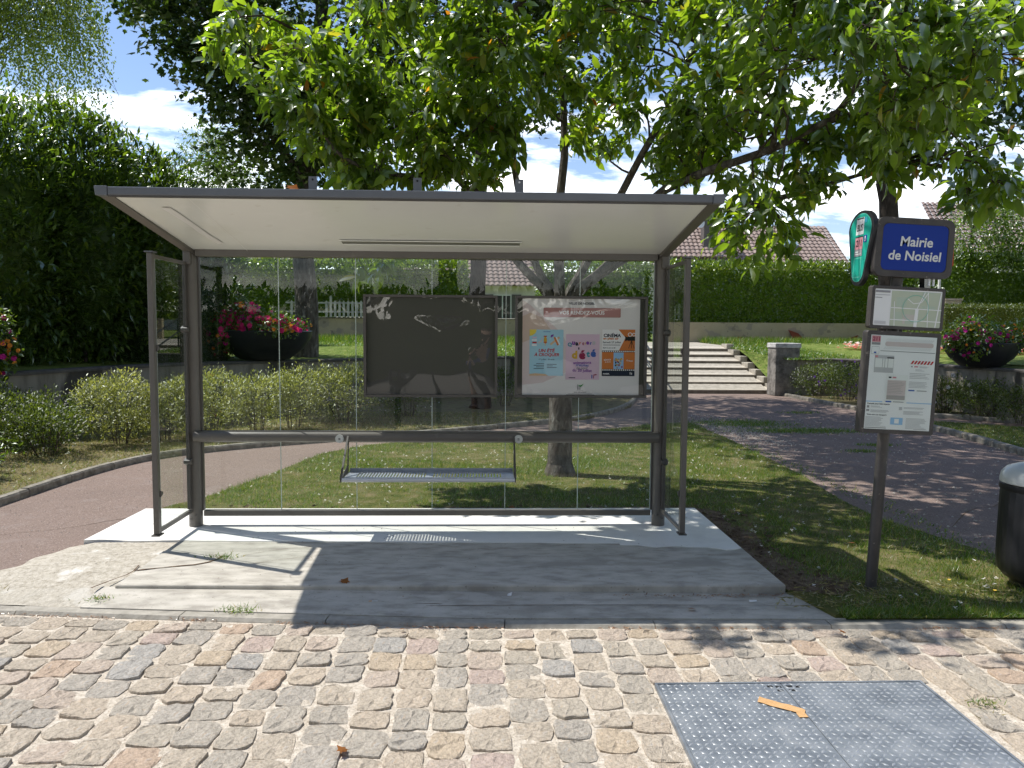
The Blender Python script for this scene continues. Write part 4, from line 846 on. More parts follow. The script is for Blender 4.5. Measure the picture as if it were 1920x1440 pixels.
# timetable
tt = boxframe('timetable_panel', -.205, 1.045, .275, 1.700, -.085, .07, .016, .024, None)
p = Print(); x0, x1, z0, z1 = -.054, .374, 1.072, 1.673; p.rect(x0, z0, x1, z1, I['white'], 1)
p.rect(-.048, 1.628, .008, 1.668, I['line'], 2).text('211', -.02, 1.648, .045, I['crimson'], 3, .02).rect(-.048, 1.610, .008, 1.626, I['grey'], 2)
p.rect(-.046, 1.55, .004, 1.60, I['lgrey'], 2).rect(-.044, 1.553, .002, 1.597, I['white'], 3).rect(-.03, 1.556, -.015, 1.566, I['blue'], 4)
p.poly(rrect(.04, 1.605, .355, 1.634, .012, 3), I['pinkl'], 2)
for k in range(24): xx = .045+k*.0128; p.line(xx, 1.638, xx+.014, 1.655, .0018, I['lgrey'], 2); p.line(xx-.012, 1.585, xx+.002, 1.602, .0018, I['lgrey'], 2)
p.rect(.012, 1.572, .368, 1.5745, I['navy'], 2)
p.rect(-.02, 1.435, .105, 1.545, I['lgrey'], 2).rect(-.017, 1.468, .102, 1.525, I['mapw'], 3).rect(-.02, 1.531, .0, 1.543, I['line'], 3).rect(.06, 1.527, .105, 1.534, I['black'], 3)
for xx in (.03, .045, .065): p.rect(xx, 1.468, xx+.0025, 1.525, I['grey'], 4)
for k in range(7): p.poly([(.215+k*.021, 1.498), (.227+k*.021, 1.498), (.240+k*.021, 1.520), (.228+k*.021, 1.520)], I['red'], 2)
p.rect(.24, 1.478, .265, 1.486, I['line'], 2); p.rect(.22, 1.478, .23, 1.486, I['grey'], 2); p.para(.275, 1.485, .06, 2, .006, .003, I['lgrey']); p.para(.25, 1.465, .06, 2, .007, .003, I['lgrey'])
p.para(.215, 1.44, .135, 4, .010, .0035, I['lgrey']); p.para(.215, 1.385, .14, 5, .0085, .003, I['lgrey']); p.rect(.215, 1.325, .255, 1.333, I['blue'], 2).rect(.27, 1.326, .335, 1.331, I['grey'], 2)
p.rect(.065, 1.245, .205, 1.425, I['mapw'], 2).rect(.075, 1.265, .195, 1.39, I['pinkl'], 3).rect(.075, 1.265, .195, 1.292, I['mid'], 4).rect(.08, 1.402, .098, 1.412, I['black'], 3).rect(.105, 1.402, .130, 1.412, I['line'], 3)
p.para(.08, 1.38, .11, 8, .010, .0025, I['mid'], 4); p.rect(.072, 1.247, .11, 1.256, I['blue'], 3).rect(.12, 1.249, .19, 1.254, I['grey'], 3)
p.rect(-.054, 1.246, .052, 1.251, I['bluel'], 2).rect(.210, 1.246, .374, 1.251, I['bluel'], 2)
p.text('Conseils pour bien voyager', .03, 1.233, .15, I['black'], 2, .02).text('Votre titre de transport', .022, 1.163, .13, I['black'], 2, .02)
p.para(-.02, 1.22, .08, 2, .006, .003, I['lgrey']); p.para(-.02, 1.195, .13, 3, .006, .003, I['lgrey']); p.rect(-.045, 1.207, -.03, 1.222, I['grey'], 2); p.rect(-.048, 1.185, -.028, 1.197, I['grey'], 2)
p.para(-.05, 1.150, .14, 9, .0072, .003, I['lgrey']); p.para(.195, 1.220, .14, 2, .006, .003, I['lgrey']); p.para(.195, 1.195, .15, 4, .006, .003, I['lgrey']); p.para(.215, 1.150, .14, 10, .0072, .003, I['lgrey']); p.rect(.165, 1.20, .185, 1.22, I['lgrey'], 2)
p.rect(.115, 1.105, .195, 1.15, I['bluel'], 2).rect(.14, 1.113, .17, 1.143, I['white'], 3)
p.rect(-.05, 1.078, .09, 1.083, I['grey'], 2).rect(.27, 1.078, .36, 1.081, I['lgrey'], 2)
p.build('timetable_print', tt, (-.125, -.083, 0))
link('clear_cover', MB().box(-.056, -.0795, 1.069, .376, -.078, 1.675).mesh('clear_cover', M_glass), tt, (-.125, -.0115, 0))

# ---------------------------------------------------------------- litter bin
bn = empty('litter_bin', (4.13, -1.48, -.045), label='black ribbed litter bin with pale domed lid', cat='litter bin')
prof = [(.10, 0), (.155, .02), (.16, .05), (.20, .075), (.235, .12), (.245, .20), (.240, .55), (.236, .67), (.232, .70)]
v = MB(); nn = 96; V = []
for r, z in prof:
    for j in range(nn):
        a = 2*math.pi*j/nn; rr = r-(.005 if j % 3 == 0 and .15 < z < .66 else 0); V.append((rr*math.cos(a), rr*math.sin(a), z))
f = [(i*nn+j, i*nn+(j+1) % nn, (i+1)*nn+(j+1) % nn, (i+1)*nn+j) for i in range(len(prof)-1) for j in range(nn)]+[tuple(range((len(prof)-1)*nn, len(prof)*nn)), tuple(reversed(range(nn)))]
v.add(V, f).build('body', M_black, bn, smooth=True)
MB().lathe([(.236, .70), (.243, .705), (.243, .725), (.235, .765), (.205, .80), (.14, .825), (.06, .833), (.01, .834)], 40).build('lid', M_binlid, bn, smooth=True)
MB().lathe([(.239, .655), (.2425, .66), (.2425, .695), (.238, .70)], 40).build('collar', M_black, bn, smooth=True)
# ---------------------------------------------------------------- terrace, walls, steps
def ribbon_wall(name, pl, t, z0, z1, mat, cop=None, copw=.0, coph=.05, nstep=.5, coplen=1.2, **kw):
    pts = np.array(resample(smoothline(pl, 2), nstep)); d = unit(np.gradient(pts, axis=0)); nn = np.stack([-d[:, 1], d[:, 0]], 1); V = []
    for p, q in zip(pts, nn):
        a, b = p+q*t/2, p-q*t/2; V += [(*a, z0), (*a, z1), (*b, z1), (*b, z0)]
    n = len(pts); f = [(i*4+j, i*4+(j+1) % 4, (i+1)*4+(j+1) % 4, (i+1)*4+j) for i in range(n-1) for j in range(4)]+[(3, 2, 1, 0), tuple(range(4*n-4, 4*n))]
    e = empty(name, **kw); MB().add(V, f).build('wall', mat, e)
    if cop: kerb_stones(pl, e, cop, t+copw, z1+.002, z1+coph, coplen, .004, 'coping_stone', .004)
    return e
ribbon_wall('retaining_wall', WALLL, .22, -.1, .89, M_wall, M_cop, .08, .06, label='stained low retaining wall with dark coping left of the steps', cat='wall')
ribbon_wall('retaining_wall', WALLR, .22, -.1, .88, M_wall, M_cop, .08, .06, label='low retaining wall with dark coping behind the timetable', cat='wall')
# terrace lawn rising behind the wall
pts = [np.array(p) for p in WALLL]; V = []; 
wl = np.array(resample([(-14, 2.0)]+WALLL, .6)); wr = np.array(resample(WALLR+[(11.2, -2), (20, -2)], .6))
def terr(line, name, label):
    V = []; n = len(line); m_ = 10
    for k in range(m_):
        for p in line:
            q = p+(np.array([p[0]*1.0, 21.6])-p)*k/(m_-1)
            if p[1] < 3 and abs(p[0]) > 8: q = p+(np.array([p[0]*1.6, 21.6])-p)*k/(m_-1)
            if p[0] > 8: dz = max(0., min(1., (9.5-q[0])/1.0))*max(0., .90-(.10+(q[1]-14.25)/.54*.155))
            else: dz = 0
            V.append((q[0], q[1], -dz+.90+.32*k/(m_-1)+.05*noise.noise(Vector((q[0]*.4, q[1]*.4, 0)))*(0 < k)))
    f = [(k*n+i, k*n+i+1, (k+1)*n+i+1, (k+1)*n+i) for k in range(m_-1) for i in range(n-1)]
    return MB().add(V, f).build(name, M_terr, kind='structure', label=label)
terL = terr(wl, 'terrace_lawn', 'raised lawn above the wall left of the steps')
terR = terr(np.concatenate([[[8.4, 14.15]], wr]), 'terrace_lawn', 'raised lawn above the wall right of the steps')
mid = MB().add([(4.5, 14.3, .0), (8.2, 14.3, .0), (8.2, 18.6, 1.16), (4.5, 18.6, 1.16), (4.5, 21.7, 1.2), (8.2, 21.7, 1.2)], [(0, 1, 2, 3), (3, 2, 5, 4)]).build('upper_path', M_step, kind='structure', label='pale path at the head of the steps')
MB().add([(-60, 21.5, 1.18), (60, 21.5, 1.18), (60, 90, 2.5), (-60, 90, 2.5)], [(0, 1, 2, 3)]).build('upper_ground', M_terr, kind='structure', label='garden ground around the houses behind the hedge')
tg = np.stack([RNG.uniform(-6.5, 17, 26000), 21.5-np.abs(RNG.normal(0, 1., 26000))], 1); tg = tg[(tg[:, 0] < 4.4) | (tg[:, 0] > 8.3)]
grass('long_grass', tg, 1.19-.014*(21.5-tg[:, 1]), .26, .018, M_grass, terR, .35, kind='stuff')
tg = np.stack([RNG.uniform(8.3, 15, 42000), RNG.uniform(13.2, 21.4, 42000)], 1); grass('grass', tg, .90+.04*(tg[:, 1]-13.4), .09, .022, M_grass, terR, .8, kind='stuff')
tg = np.stack([RNG.uniform(-6, 4.4, 30000), RNG.uniform(11.5, 21.4, 30000)], 1); tg = tg[tg[:, 1] > 12.6+.35*tg[:, 0]]; grass('grass', tg, .91+.033*(tg[:, 1]-12.4), .08, .022, M_grass, terL, .8, kind='stuff')
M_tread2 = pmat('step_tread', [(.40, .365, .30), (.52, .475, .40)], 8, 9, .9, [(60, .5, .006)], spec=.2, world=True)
st = empty('garden_steps', label='wide pale concrete garden steps rising to the upper lawn', cat='steps')
for k in range(7):
    y = 14.25+k*.61; z = -.075+.10+k*.172; x1_ = 8.30-k*.02; y2 = y+.612
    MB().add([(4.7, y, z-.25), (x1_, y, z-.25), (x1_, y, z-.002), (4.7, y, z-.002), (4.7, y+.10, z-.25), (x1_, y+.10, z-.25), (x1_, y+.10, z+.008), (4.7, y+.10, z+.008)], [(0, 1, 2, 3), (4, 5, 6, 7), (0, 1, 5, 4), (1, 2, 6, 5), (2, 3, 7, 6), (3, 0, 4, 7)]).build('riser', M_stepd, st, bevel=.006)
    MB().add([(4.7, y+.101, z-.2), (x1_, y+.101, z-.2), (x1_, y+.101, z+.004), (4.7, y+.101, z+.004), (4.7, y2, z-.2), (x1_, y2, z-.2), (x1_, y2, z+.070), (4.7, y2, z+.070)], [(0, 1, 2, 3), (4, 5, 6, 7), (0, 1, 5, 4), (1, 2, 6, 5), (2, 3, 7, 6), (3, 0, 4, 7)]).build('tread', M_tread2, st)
    MB().box(x1_+.002, y+.04, z-.32, x1_+.22, y+.60, z+.15).build('side_stone', M_step, st, bevel=.01)
pl_ = empty('stone_pillar', (8.42, 13.86, -.08), label='weathered square stone pillar with pale cap at the foot of the steps', cat='pillar')
MB().box(-.32, -.3, 0, .32, .3, 1.27).build('shaft', pmat('pillar_stone', [(.10, .095, .085), (.20, .185, .165), (.30, .28, .25)], 5, 9, .95, [(14, .8, .03)], spec=.15), pl_, bevel=.02)
MB().box(-.345, -.325, 1.27, .345, .325, 1.40).build('cap', pmat('pillar_cap', [(.16, .15, .14), (.45, .44, .42), (.62, .61, .58)], 5, 9, .9, [(14, .5, .02)]), pl_, bevel=.02)
hr = empty('handrail', label='dark metal handrail beside the steps', cat='handrail')
for k in range(3): MB().tube([(5.0, 14.3+k*1.6, .05+k*.45), (5.0, 14.3+k*1.6, 1.0+k*.45)], .025, 8).build('post', M_black, hr)
for dz in (0, .4): MB().tube([(5.0, 14.2, .98-dz), (5.0, 17.6, 1.9-dz)], .022, 8).build('rail', M_black, hr)

# far cream wall with rust-red leaf shapes painted on metal, picket fence
ribbon_wall('cream_wall', [(-12, 22.1), (-4, 21.9), (4.4, 21.75)], .2, .9, 1.97, M_cream, M_kerbd, .06, .05, 1.0, label='cream rendered wall below the picket fence', cat='wall')
ribbon_wall('cream_wall', [(7.2, 21.75), (14, 21.6), (22, 21.2)], .2, .9, 1.93, M_cream, None, label='flaking cream wall under the long dark hedge', cat='wall')
def redleaf(pts, label): MB().prism(pts, 21.42, 21.46, 'y').build('metal_leaf', M_red, label=label, cat='ornament')
redleaf([(11.75, 1.20), (12.05, 1.16), (12.12, 1.35), (11.92, 1.55), (11.55, 1.68), (11.70, 1.42)], 'larger rust red metal leaf ornament on the cream wall')
redleaf([(13.62, 1.12), (13.95, 1.12), (14.15, 1.50), (13.80, 1.38)], 'smaller rust red metal leaf ornament right of the pillar')
redleaf([(9.55, 1.22), (9.85, 1.18), (9.95, 1.36), (9.72, 1.42)], 'faded red leaf ornament nearest the steps on the cream wall')
M_fence = pmat('shaded_white_paint', [(.34, .34, .30), (.46, .46, .42)], 9, 5, .7)  # white of the pickets toned down, shade put into the colour
fc = empty('picket_fence', label='white picket fence in front of the clipped hedge', cat='fence')
for k in range(34):
    x = -7.6+k*.155; h = 2.62 if k % 8 else 2.8
    if x < -6.6 or -6.2 < x < -5.3: continue
    MB().prism([(x, 2.02), (x+.085, 2.02), (x+.085, h-.06), (x+.0425, h), (x, h-.06)], 21.66, 21.69, 'y').build('picket', M_fence, fc)
for z in (2.18, 2.5): MB().box(-6.7, 21.695, z, -2.3, 21.73, z+.06).build('fence_rail', M_fence, fc)

# ---------------------------------------------------------------- houses
def tile_roof(mb, a, b, c, d, tw=.26, th=.33):
    """a,b eaves; d,c ridge: rows of curved tiles"""
    a, b, c, d = map(lambda p: np.array(p, float), (a, b, c, d)); nu = int(np.linalg.norm(b-a)/tw); nv = int(np.linalg.norm(d-a)/th); nrm = np.cross(b-a, d-a); nrm = nrm/np.linalg.norm(nrm)
    for j in range(nv):
        for i in range(nu):
            v = []
            for t in (j/nv, (j+1.12)/nv):
                for s, h in ((0, 0), (.3, .045), (.55, .05), (.8, .01), (1.0, -.01)):
                    u = (i+s)/nu; p = (a*(1-u)+b*u)*(1-min(t, 1))+(d*(1-u)+c*u)*min(t, 1); v.append(p+nrm*(h+(.05 if t == j/nv else .0)))
            v.append(v[0]-nrm*.05); v.append(v[4]-nrm*.05)
            mb.add(v, [(q, q+1, q+6, q+5) for q in range(4)]+[(10, 0, 1, 2, 3, 4, 11)])
def window(parent, x, y, z, w, h, shutters=True):
    o = MB().box(x-w/2, y-.06, z, x+w/2, y+.02, z+h).build('window', M_paint, parent); MB().box(x-w/2+.06, y-.07, z+.06, x-.03, y-.061, z+h-.06).build('pane', M_dark, o); MB().box(x+.03, y-.07, z+.06, x+w/2-.06, y-.061, z+h-.06).build('pane', M_dark, o)
    if shutters:
        for s in (-1, 1): MB().box(x+s*(w*.78)-.24, y-.08, z, x+s*(w*.78)+.24, y-.02, z+h).build('shutter', M_slate, parent)
# house with the long clay roof, right
h1 = empty('house', (0, 0, 0), label='house with long pink clay tile roof behind the hedge', cat='house')
MB().box(8.5, 35.6, 1.0, 20.2, 44, 5.3).build('wall', M_render, h1)
mb = MB(); tile_roof(mb, (8.0, 35.2, 5.05), (20.4, 35.0, 5.05), (20.4, 38.6, 7.75), (8.0, 38.8, 7.75)); mb.build('roof_tiles', M_rooft, h1, kind='stuff')
mb = MB(); tile_roof(mb, (7.0, 35.6, 5.6), (13.9, 35.5, 5.6), (13.7, 39.6, 9.1), (8.0, 39.7, 9.1)); mb.build('roof_tiles', M_rooft, h1, kind='stuff')
MB().prism([(35.3, 5.1), (38.7, 7.6), (42.2, 5.1)], 8.2, 20.2, 'x').build('gable', M_render, h1)
o = MB().box(12.55, 36.2, 5.2, 13.15, 36.9, 8.9).build('chimney', M_slate, h1); MB().box(12.5, 36.15, 8.9, 13.2, 36.95, 9.0).build('chimney_cap', M_render, o)
o = MB().add([(17.1, 36.62, 6.30), (18.0, 36.60, 6.30), (18.0, 37.3, 6.85), (17.1, 37.32, 6.85), (17.1, 36.5, 6.42), (18.0, 36.48, 6.42), (18.0, 37.2, 6.97), (17.1, 37.22, 6.97)], [(4, 5, 6, 7), (0, 1, 5, 4), (1, 2, 6, 5), (2, 3, 7, 6), (3, 0, 4, 7)]).build('skylight', M_sky, h1)
dsh = empty('satellite_dish', (12.15, 36.0, 7.55), label='white satellite dish beside the grey chimney', cat='satellite dish')
MB().lathe([(.02, 0), (.18, .02), (.30, .06), (.36, .11), (.35, .115), (.28, .07), (.02, .02)], 20).build('dish', M_paint, dsh, smooth=True, rot=(math.radians(78), 0, math.radians(24))); MB().tube([(0, 0, 0), (.4, .3, -.1)], .03, 6).build('arm', M_slate, dsh)
# house in the middle, behind the trees
h2 = empty('house', (0, 0, 0), label='cream house with brown tiled roof and dark shutters seen through the glass', cat='house')
MB().box(-4.5, 32.4, 1.5, 3.2, 39, 4.0).build('wall', M_render, h2)
mb = MB(); tile_roof(mb, (-5, 31.9, 3.75), (3.6, 31.9, 3.75), (3.2, 35.5, 6.3), (-5, 35.5, 6.3)); mb.build('roof_tiles', M_rooft2, h2, kind='stuff')
MB().prism([(32.2, 3.8), (35.5, 6.1), (38.8, 3.8)], -4.6, 3.1, 'x').build('gable', M_render, h2)
window(h2, 1.35, 32.4, 2.1, .9, 1.25); window(h2, -2.2, 32.4, 2.1, .9, 1.25)
h3 = empty('house', label='house with pink tiled roof glimpsed at the left behind the maple trunk', cat='house')
MB().box(-15, 33, 1.5, -8.4, 40, 4.3).build('wall', M_render, h3); mb = MB(); tile_roof(mb, (-15.4, 32.6, 4.1), (-8, 32.6, 4.1), (-8.4, 36, 6.4), (-15.4, 36, 6.4)); mb.build('roof_tiles', M_rooft, h3, kind='stuff')
MB().box(-6.6, 33.5, 4.2, -6.0, 34.1, 5.6).build('chimney', M_render, h3)
h4 = empty('house', label='white house with grey brown tiled roof at the far right', cat='house')
MB().box(21.2, 27.6, 1.5, 28.5, 35, 5.15).build('wall', M_render, h4); mb = MB(); tile_roof(mb, (20.7, 27.1, 5.1), (29, 27.1, 5.1), (29, 30.8, 7.9), (21.6, 30.8, 7.9)); mb.build('roof_tiles', M_rooft2, h4, kind='stuff')
MB().box(20.7, 27.0, 4.98, 29, 27.12, 5.12).build('gutter', M_paint, h4); window(h4, 22.2, 27.6, 3.2, 1.1, 1.3, False); window(h4, 25.0, 27.6, 3.2, 1.1, 1.3, False)
# brick gate pillar and flag
bp_ = empty('brick_pillar', (14.95, 17.3, .9), label='pale brick gate pillar right of the timetable', cat='pillar')
for k in range(22): MB().box(-.25-.006*(k % 2), -.25, k*.078, .25, .25, k*.078+.070).build('brick_course', M_brick, bp_)
MB().box(-.28, -.28, 22*.078, .28, .28, 22*.078+.06).build('cap', M_brick, bp_)
fl = empty('flagpole', (14.98, 17.9, 1.0), label='white flagpole with small orange red flag behind the sign', cat='flagpole')
MB().tube([(0, 0, 0), (0, 0, 3.9)], .04, 8).build('pole', M_paint, fl); MB().add([(.04, 0, 2.6), (.04, .0, 3.8), (.45, .05, 3.5), (.40, -.05, 2.75)], [(0, 1, 2, 3)]).build('flag', M_flag, fl)

# ---------------------------------------------------------------- planted things
def hedge_box(name, c0, c1, n, size, mat, label, tmpl=T_SIMPLE, lump=.12, topb=.35, wr=.5, cat='hedge', core=True, up=.3):
    x0, y0, z0 = c0; x1, y1, z1 = c1; e = empty(name, (0, 0, 0), label=label, cat=cat)
    A = dict(f=(x1-x0)*(z1-z0), t=(x1-x0)*(y1-y0), l=(y1-y0)*(z1-z0), r=(y1-y0)*(z1-z0)); T = sum(A.values()); P = []; Nn = []
    for k, nv in (('f', (0, -1, 0)), ('t', (0, 0, 1)), ('l', (-1, 0, 0)), ('r', (1, 0, 0))):
        q = int(n*A[k]/T)
        X = RNG.uniform(x0, x1, q); Y = RNG.uniform(y0, y1, q); Z = RNG.uniform(z0, z1, q)
        if k == 'f': Y[:] = y0
        if k == 't': Z[:] = z1
        if k == 'l': X[:] = x0
        if k == 'r': X[:] = x1
        P.append(np.stack([X, Y, Z], 1)); Nn.append(np.tile(nv, (q, 1)))
    P = np.concatenate(P); Nn = np.concatenate(Nn).astype(float)
    off = np.array([noise.noise(Vector(p)*1.7)+.5*noise.noise(Vector(p)*5) for p in P])
    P = P+Nn*(off[:, None]*lump-RNG.uniform(0, lump*.8, len(P))[:, None])
    D = Nn*.6+rsph(len(P))*.8+np.array([0, 0, up]); top = Nn[:, 2] > .5
    P[top, 2] += np.abs(RNG.normal(0, topb*.3, top.sum())); D[top, 2] += .7
    leafobj('foliage', P, D, Nn+rsph(len(P))*.5, size*RNG.uniform(.6, 1.25, len(P)), size*wr, tmpl, mat, e)
    if core: MB().box(x0+lump, y0+lump, z0, x1-lump, y1-lump, z1-lump*1.2).build('inner_growth', mat, e)
    return e
hedge_box('laurel_hedge', (7.2, 22.2, 1.9), (19.5, 23.6, 4.05), 19000, .13, M_hedge, 'long dark clipped laurel hedge above the flaking cream wall')
hedge_box('laurel_hedge', (-9.8, 21.80, 2.05), (-.2, 23.6, 4.0), 17000, .14, M_hedge, 'clipped laurel hedge behind the white picket fence', lump=.2)
hedge_box('laurel_hedge', (2.6, 23.5, 1.2), (7.0, 25.0, 4.3), 8000, .15, M_bush, 'sunlit loose hedge behind the cherry stems', lump=.35)
hedge_box('clipped_hedge', (13.3, 14.8, .95), (19, 16.2, 2.38), 15000, .05, M_clip, 'low square clipped hedge behind the right planter', lump=.06, topb=.1)
hedge_box('yew_hedge', (-8.6, 8.9, .85), (-5.0, 10.6, 2.35), 22000, .05, M_yew, 'dark clipped yew block behind the left wall', lump=.10, topb=.08, wr=.3)
hedge_box('beech_hedge', (15.5, 19.5, 1.0), (26, 21, 4.3), 12000, .15, M_bush, 'leafy sunlit hedge in front of the white house', lump=.5)

def blob_leaves(blobs, per, size, spread, mat, tmpl, parent, name='crown', droop=.4, wr=.45, gap=None, gfreq=.5, up=0., outward=.7, ret=False):
    C_ = []; R_ = []
    for c, r, n in blobs:
        c = np.array(c); r = np.array(r); k = 0
        while k < n:
            d = rsph(1)[0]*RNG.uniform(.25, 1)**.45; p = c+d*r
            if gap is not None and noise.noise(Vector(p)*gfreq) < gap: 
                if RNG.uniform() < .93: k += .5; continue
            C_.append(p); R_.append(d/np.linalg.norm(d)); k += 1
    C_ = np.array(C_); R_ = np.array(R_); n = len(C_)
    if ret: return C_, R_
    P = np.repeat(C_, per, 0)+RNG.normal(0, spread, (n*per, 3)); O = np.repeat(R_, per, 0)
    D = rsph(n*per)*.8+O*outward*.6+np.array([0, 0, up-droop]); Nn = np.array([0, 0, 1.])+rsph(n*per)*.6+O*.4
    L = size*RNG.uniform(.65, 1.2, n*per)
    return leafobj(name, P, D, Nn, L, L*wr, tmpl, mat, parent)
def limb(mb, pts, r0, r1, n=9, wob=.04):
    q = smoothline(pts, 2); k = len(q); q = [Vector(p)+Vector((noise.noise(Vector(p)*1.3), noise.noise(Vector(p)*1.3+Vector((9, 0, 0))), 0))*wob*(0 < i < k-1) for i, p in enumerate(q)]
    mb.tube(q, [r0+(r1-r0)*(i/(k-1))**.8 for i in range(k)], n); return q
def twigs(starts, ends, r0, r1, sag=.1):
    n = len(starts); K = 5; t = np.linspace(0, 1, K); S = np.asarray(starts); E_ = np.asarray(ends); L = np.linalg.norm(E_-S, axis=1)
    bend = RNG.normal(0, .10, (n, 3))*L[:, None]; P = S[:, None]+(E_-S)[:, None]*t[None, :, None]+bend[:, None]*np.sin(t*math.pi)[None, :, None]
    P[:, :, 2] += (sag*L)[:, None]*np.sin(t*math.pi)[None]; P[:, 1:4] += RNG.normal(0, .018, (n, 3, 3))
    d = unit(E_-S); a = unit(np.cross(d, rsph(n))); b = np.cross(d, a); V = []
    rad = r0[:, None]*(1-t)[None]+r1*t[None]
    ring = [P+(a[:, None]*math.cos(w)+b[:, None]*math.sin(w))*rad[:, :, None] for w in (0, 2.094, 4.189)]
    V = np.stack(ring, 2).reshape(-1, 3); o = (np.arange(n)*K*3)[:, None, None]
    f = np.array([(i*3+j, i*3+(j+1) % 3, (i+1)*3+(j+1) % 3, (i+1)*3+j) for i in range(K-1) for j in range(3)])
    return V, (f[None]+o).reshape(-1, 4), P

# cherry tree behind the shelter, its limbs reaching over it
CH_LIMB = [
  [(1.33,2.67,2.00), (1.32,2.65,3.17), (1.38,2.60,3.88), (1.27,2.46,4.72), (1.29,2.35,5.93)],
  [(1.27,2.67,2.00), (0.86,2.61,2.37), (0.16,2.41,3.35), (-0.36,2.25,3.77), (-0.74,2.10,4.28), (-1.54,2.17,4.79)],
  [(1.31,2.72,2.01), (1.06,2.91,2.39), (0.80,2.79,3.43), (0.69,2.67,4.49), (0.38,2.46,5.56)],
  [(1.40,2.66,2.00), (1.92,2.47,2.37), (2.23,2.11,3.09), (2.56,1.50,3.21), (3.10,0.89,3.32), (3.42,0.29,3.50), (3.74,-0.33,3.40), (4.10,-0.73,3.56)],
  [(1.41,2.76,2.01), (1.66,2.78,2.39), (1.98,2.53,3.16), (2.29,2.06,3.76), (2.56,1.59,4.45), (2.82,0.82,4.94)],
  [(1.43,2.66,2.00), (2.14,2.67,2.51), (2.93,2.18,2.97), (3.63,1.55,3.03), (3.83,1.15,3.10), (4.19,0.64,3.16)],
  [(3.10,0.89,3.32), (2.93,0.11,3.60), (2.74,-0.46,3.90), (2.73,-0.83,4.27)],
  [(3.42,0.29,3.50), (3.28,-0.70,3.59), (3.15,-1.07,3.96)],
  [(0.16,2.41,3.35), (-0.51,2.02,3.26), (-1.03,1.75,3.36), (-1.22,1.68,3.67)],
  [(0.69,2.67,4.49), (-0.01,2.11,4.80), (-0.37,1.77,5.40)]]
CH_R = [(.085, .02), (.075, .012), (.07, .02), (.085, .014), (.075, .02), (.065, .012), (.035, .010), (.03, .010), (.04, .010), (.035, .010)]
CH_BLOB = [((-2.03,2.28,4.65),(0.55,0.70,0.46),60), ((-1.23,2.00,4.02),(0.67,0.80,0.56),130), ((-0.33,1.90,4.44),(0.94,1.00,0.67),170), ((-0.57,2.04,3.49),(0.74,0.70,0.40),110),
  ((0.56,1.86,4.34),(0.72,1.00,0.67),150), ((0.39,2.12,3.63),(0.52,0.70,0.40),70), ((1.61,1.84,4.57),(0.61,0.90,0.67),120), ((0.13,1.53,5.09),(1.58,1.20,0.63),120), ((1.79,2.59,3.95),(0.43,0.70,0.37),45),
  ((2.51,0.77,4.07),(0.53,0.90,0.73),120), ((2.70,-0.57,3.74),(0.59,0.80,0.51),115), ((3.17,-1.01,3.50),(0.62,0.80,0.48),125), ((3.98,-0.73,3.55),(0.66,0.90,0.55),130), ((3.27,0.69,3.42),(0.63,0.70,0.27),90),
  ((4.19,0.14,3.24),(0.77,0.80,0.30),95), ((2.83,0.24,2.52),(0.50,0.50,0.32),34), ((3.3,1.2,3.05),(.6,.6,.3),50), ((2.56,1.73,3.58),(0.45,0.70,0.42),80), ((5.01,0.59,2.92),(0.44,0.50,0.24),26),
  ((0.39,1.00,6.23),(1.60,1.60,0.97),60), ((2.14,0.18,5.48),(1.31,1.40,0.83),80), ((3.31,-0.60,4.95),(1.36,1.30,0.74),70), ((0.2,-.85,5.1),(1.3,.5,.45),36), ((1.9,-1.0,4.45),(.9,.5,.35),50), ((-0.62,1.14,2.16),(0.21,0.25,0.13),6), ((-0.95,1.62,3.10),(0.32,0.40,0.11),14)]
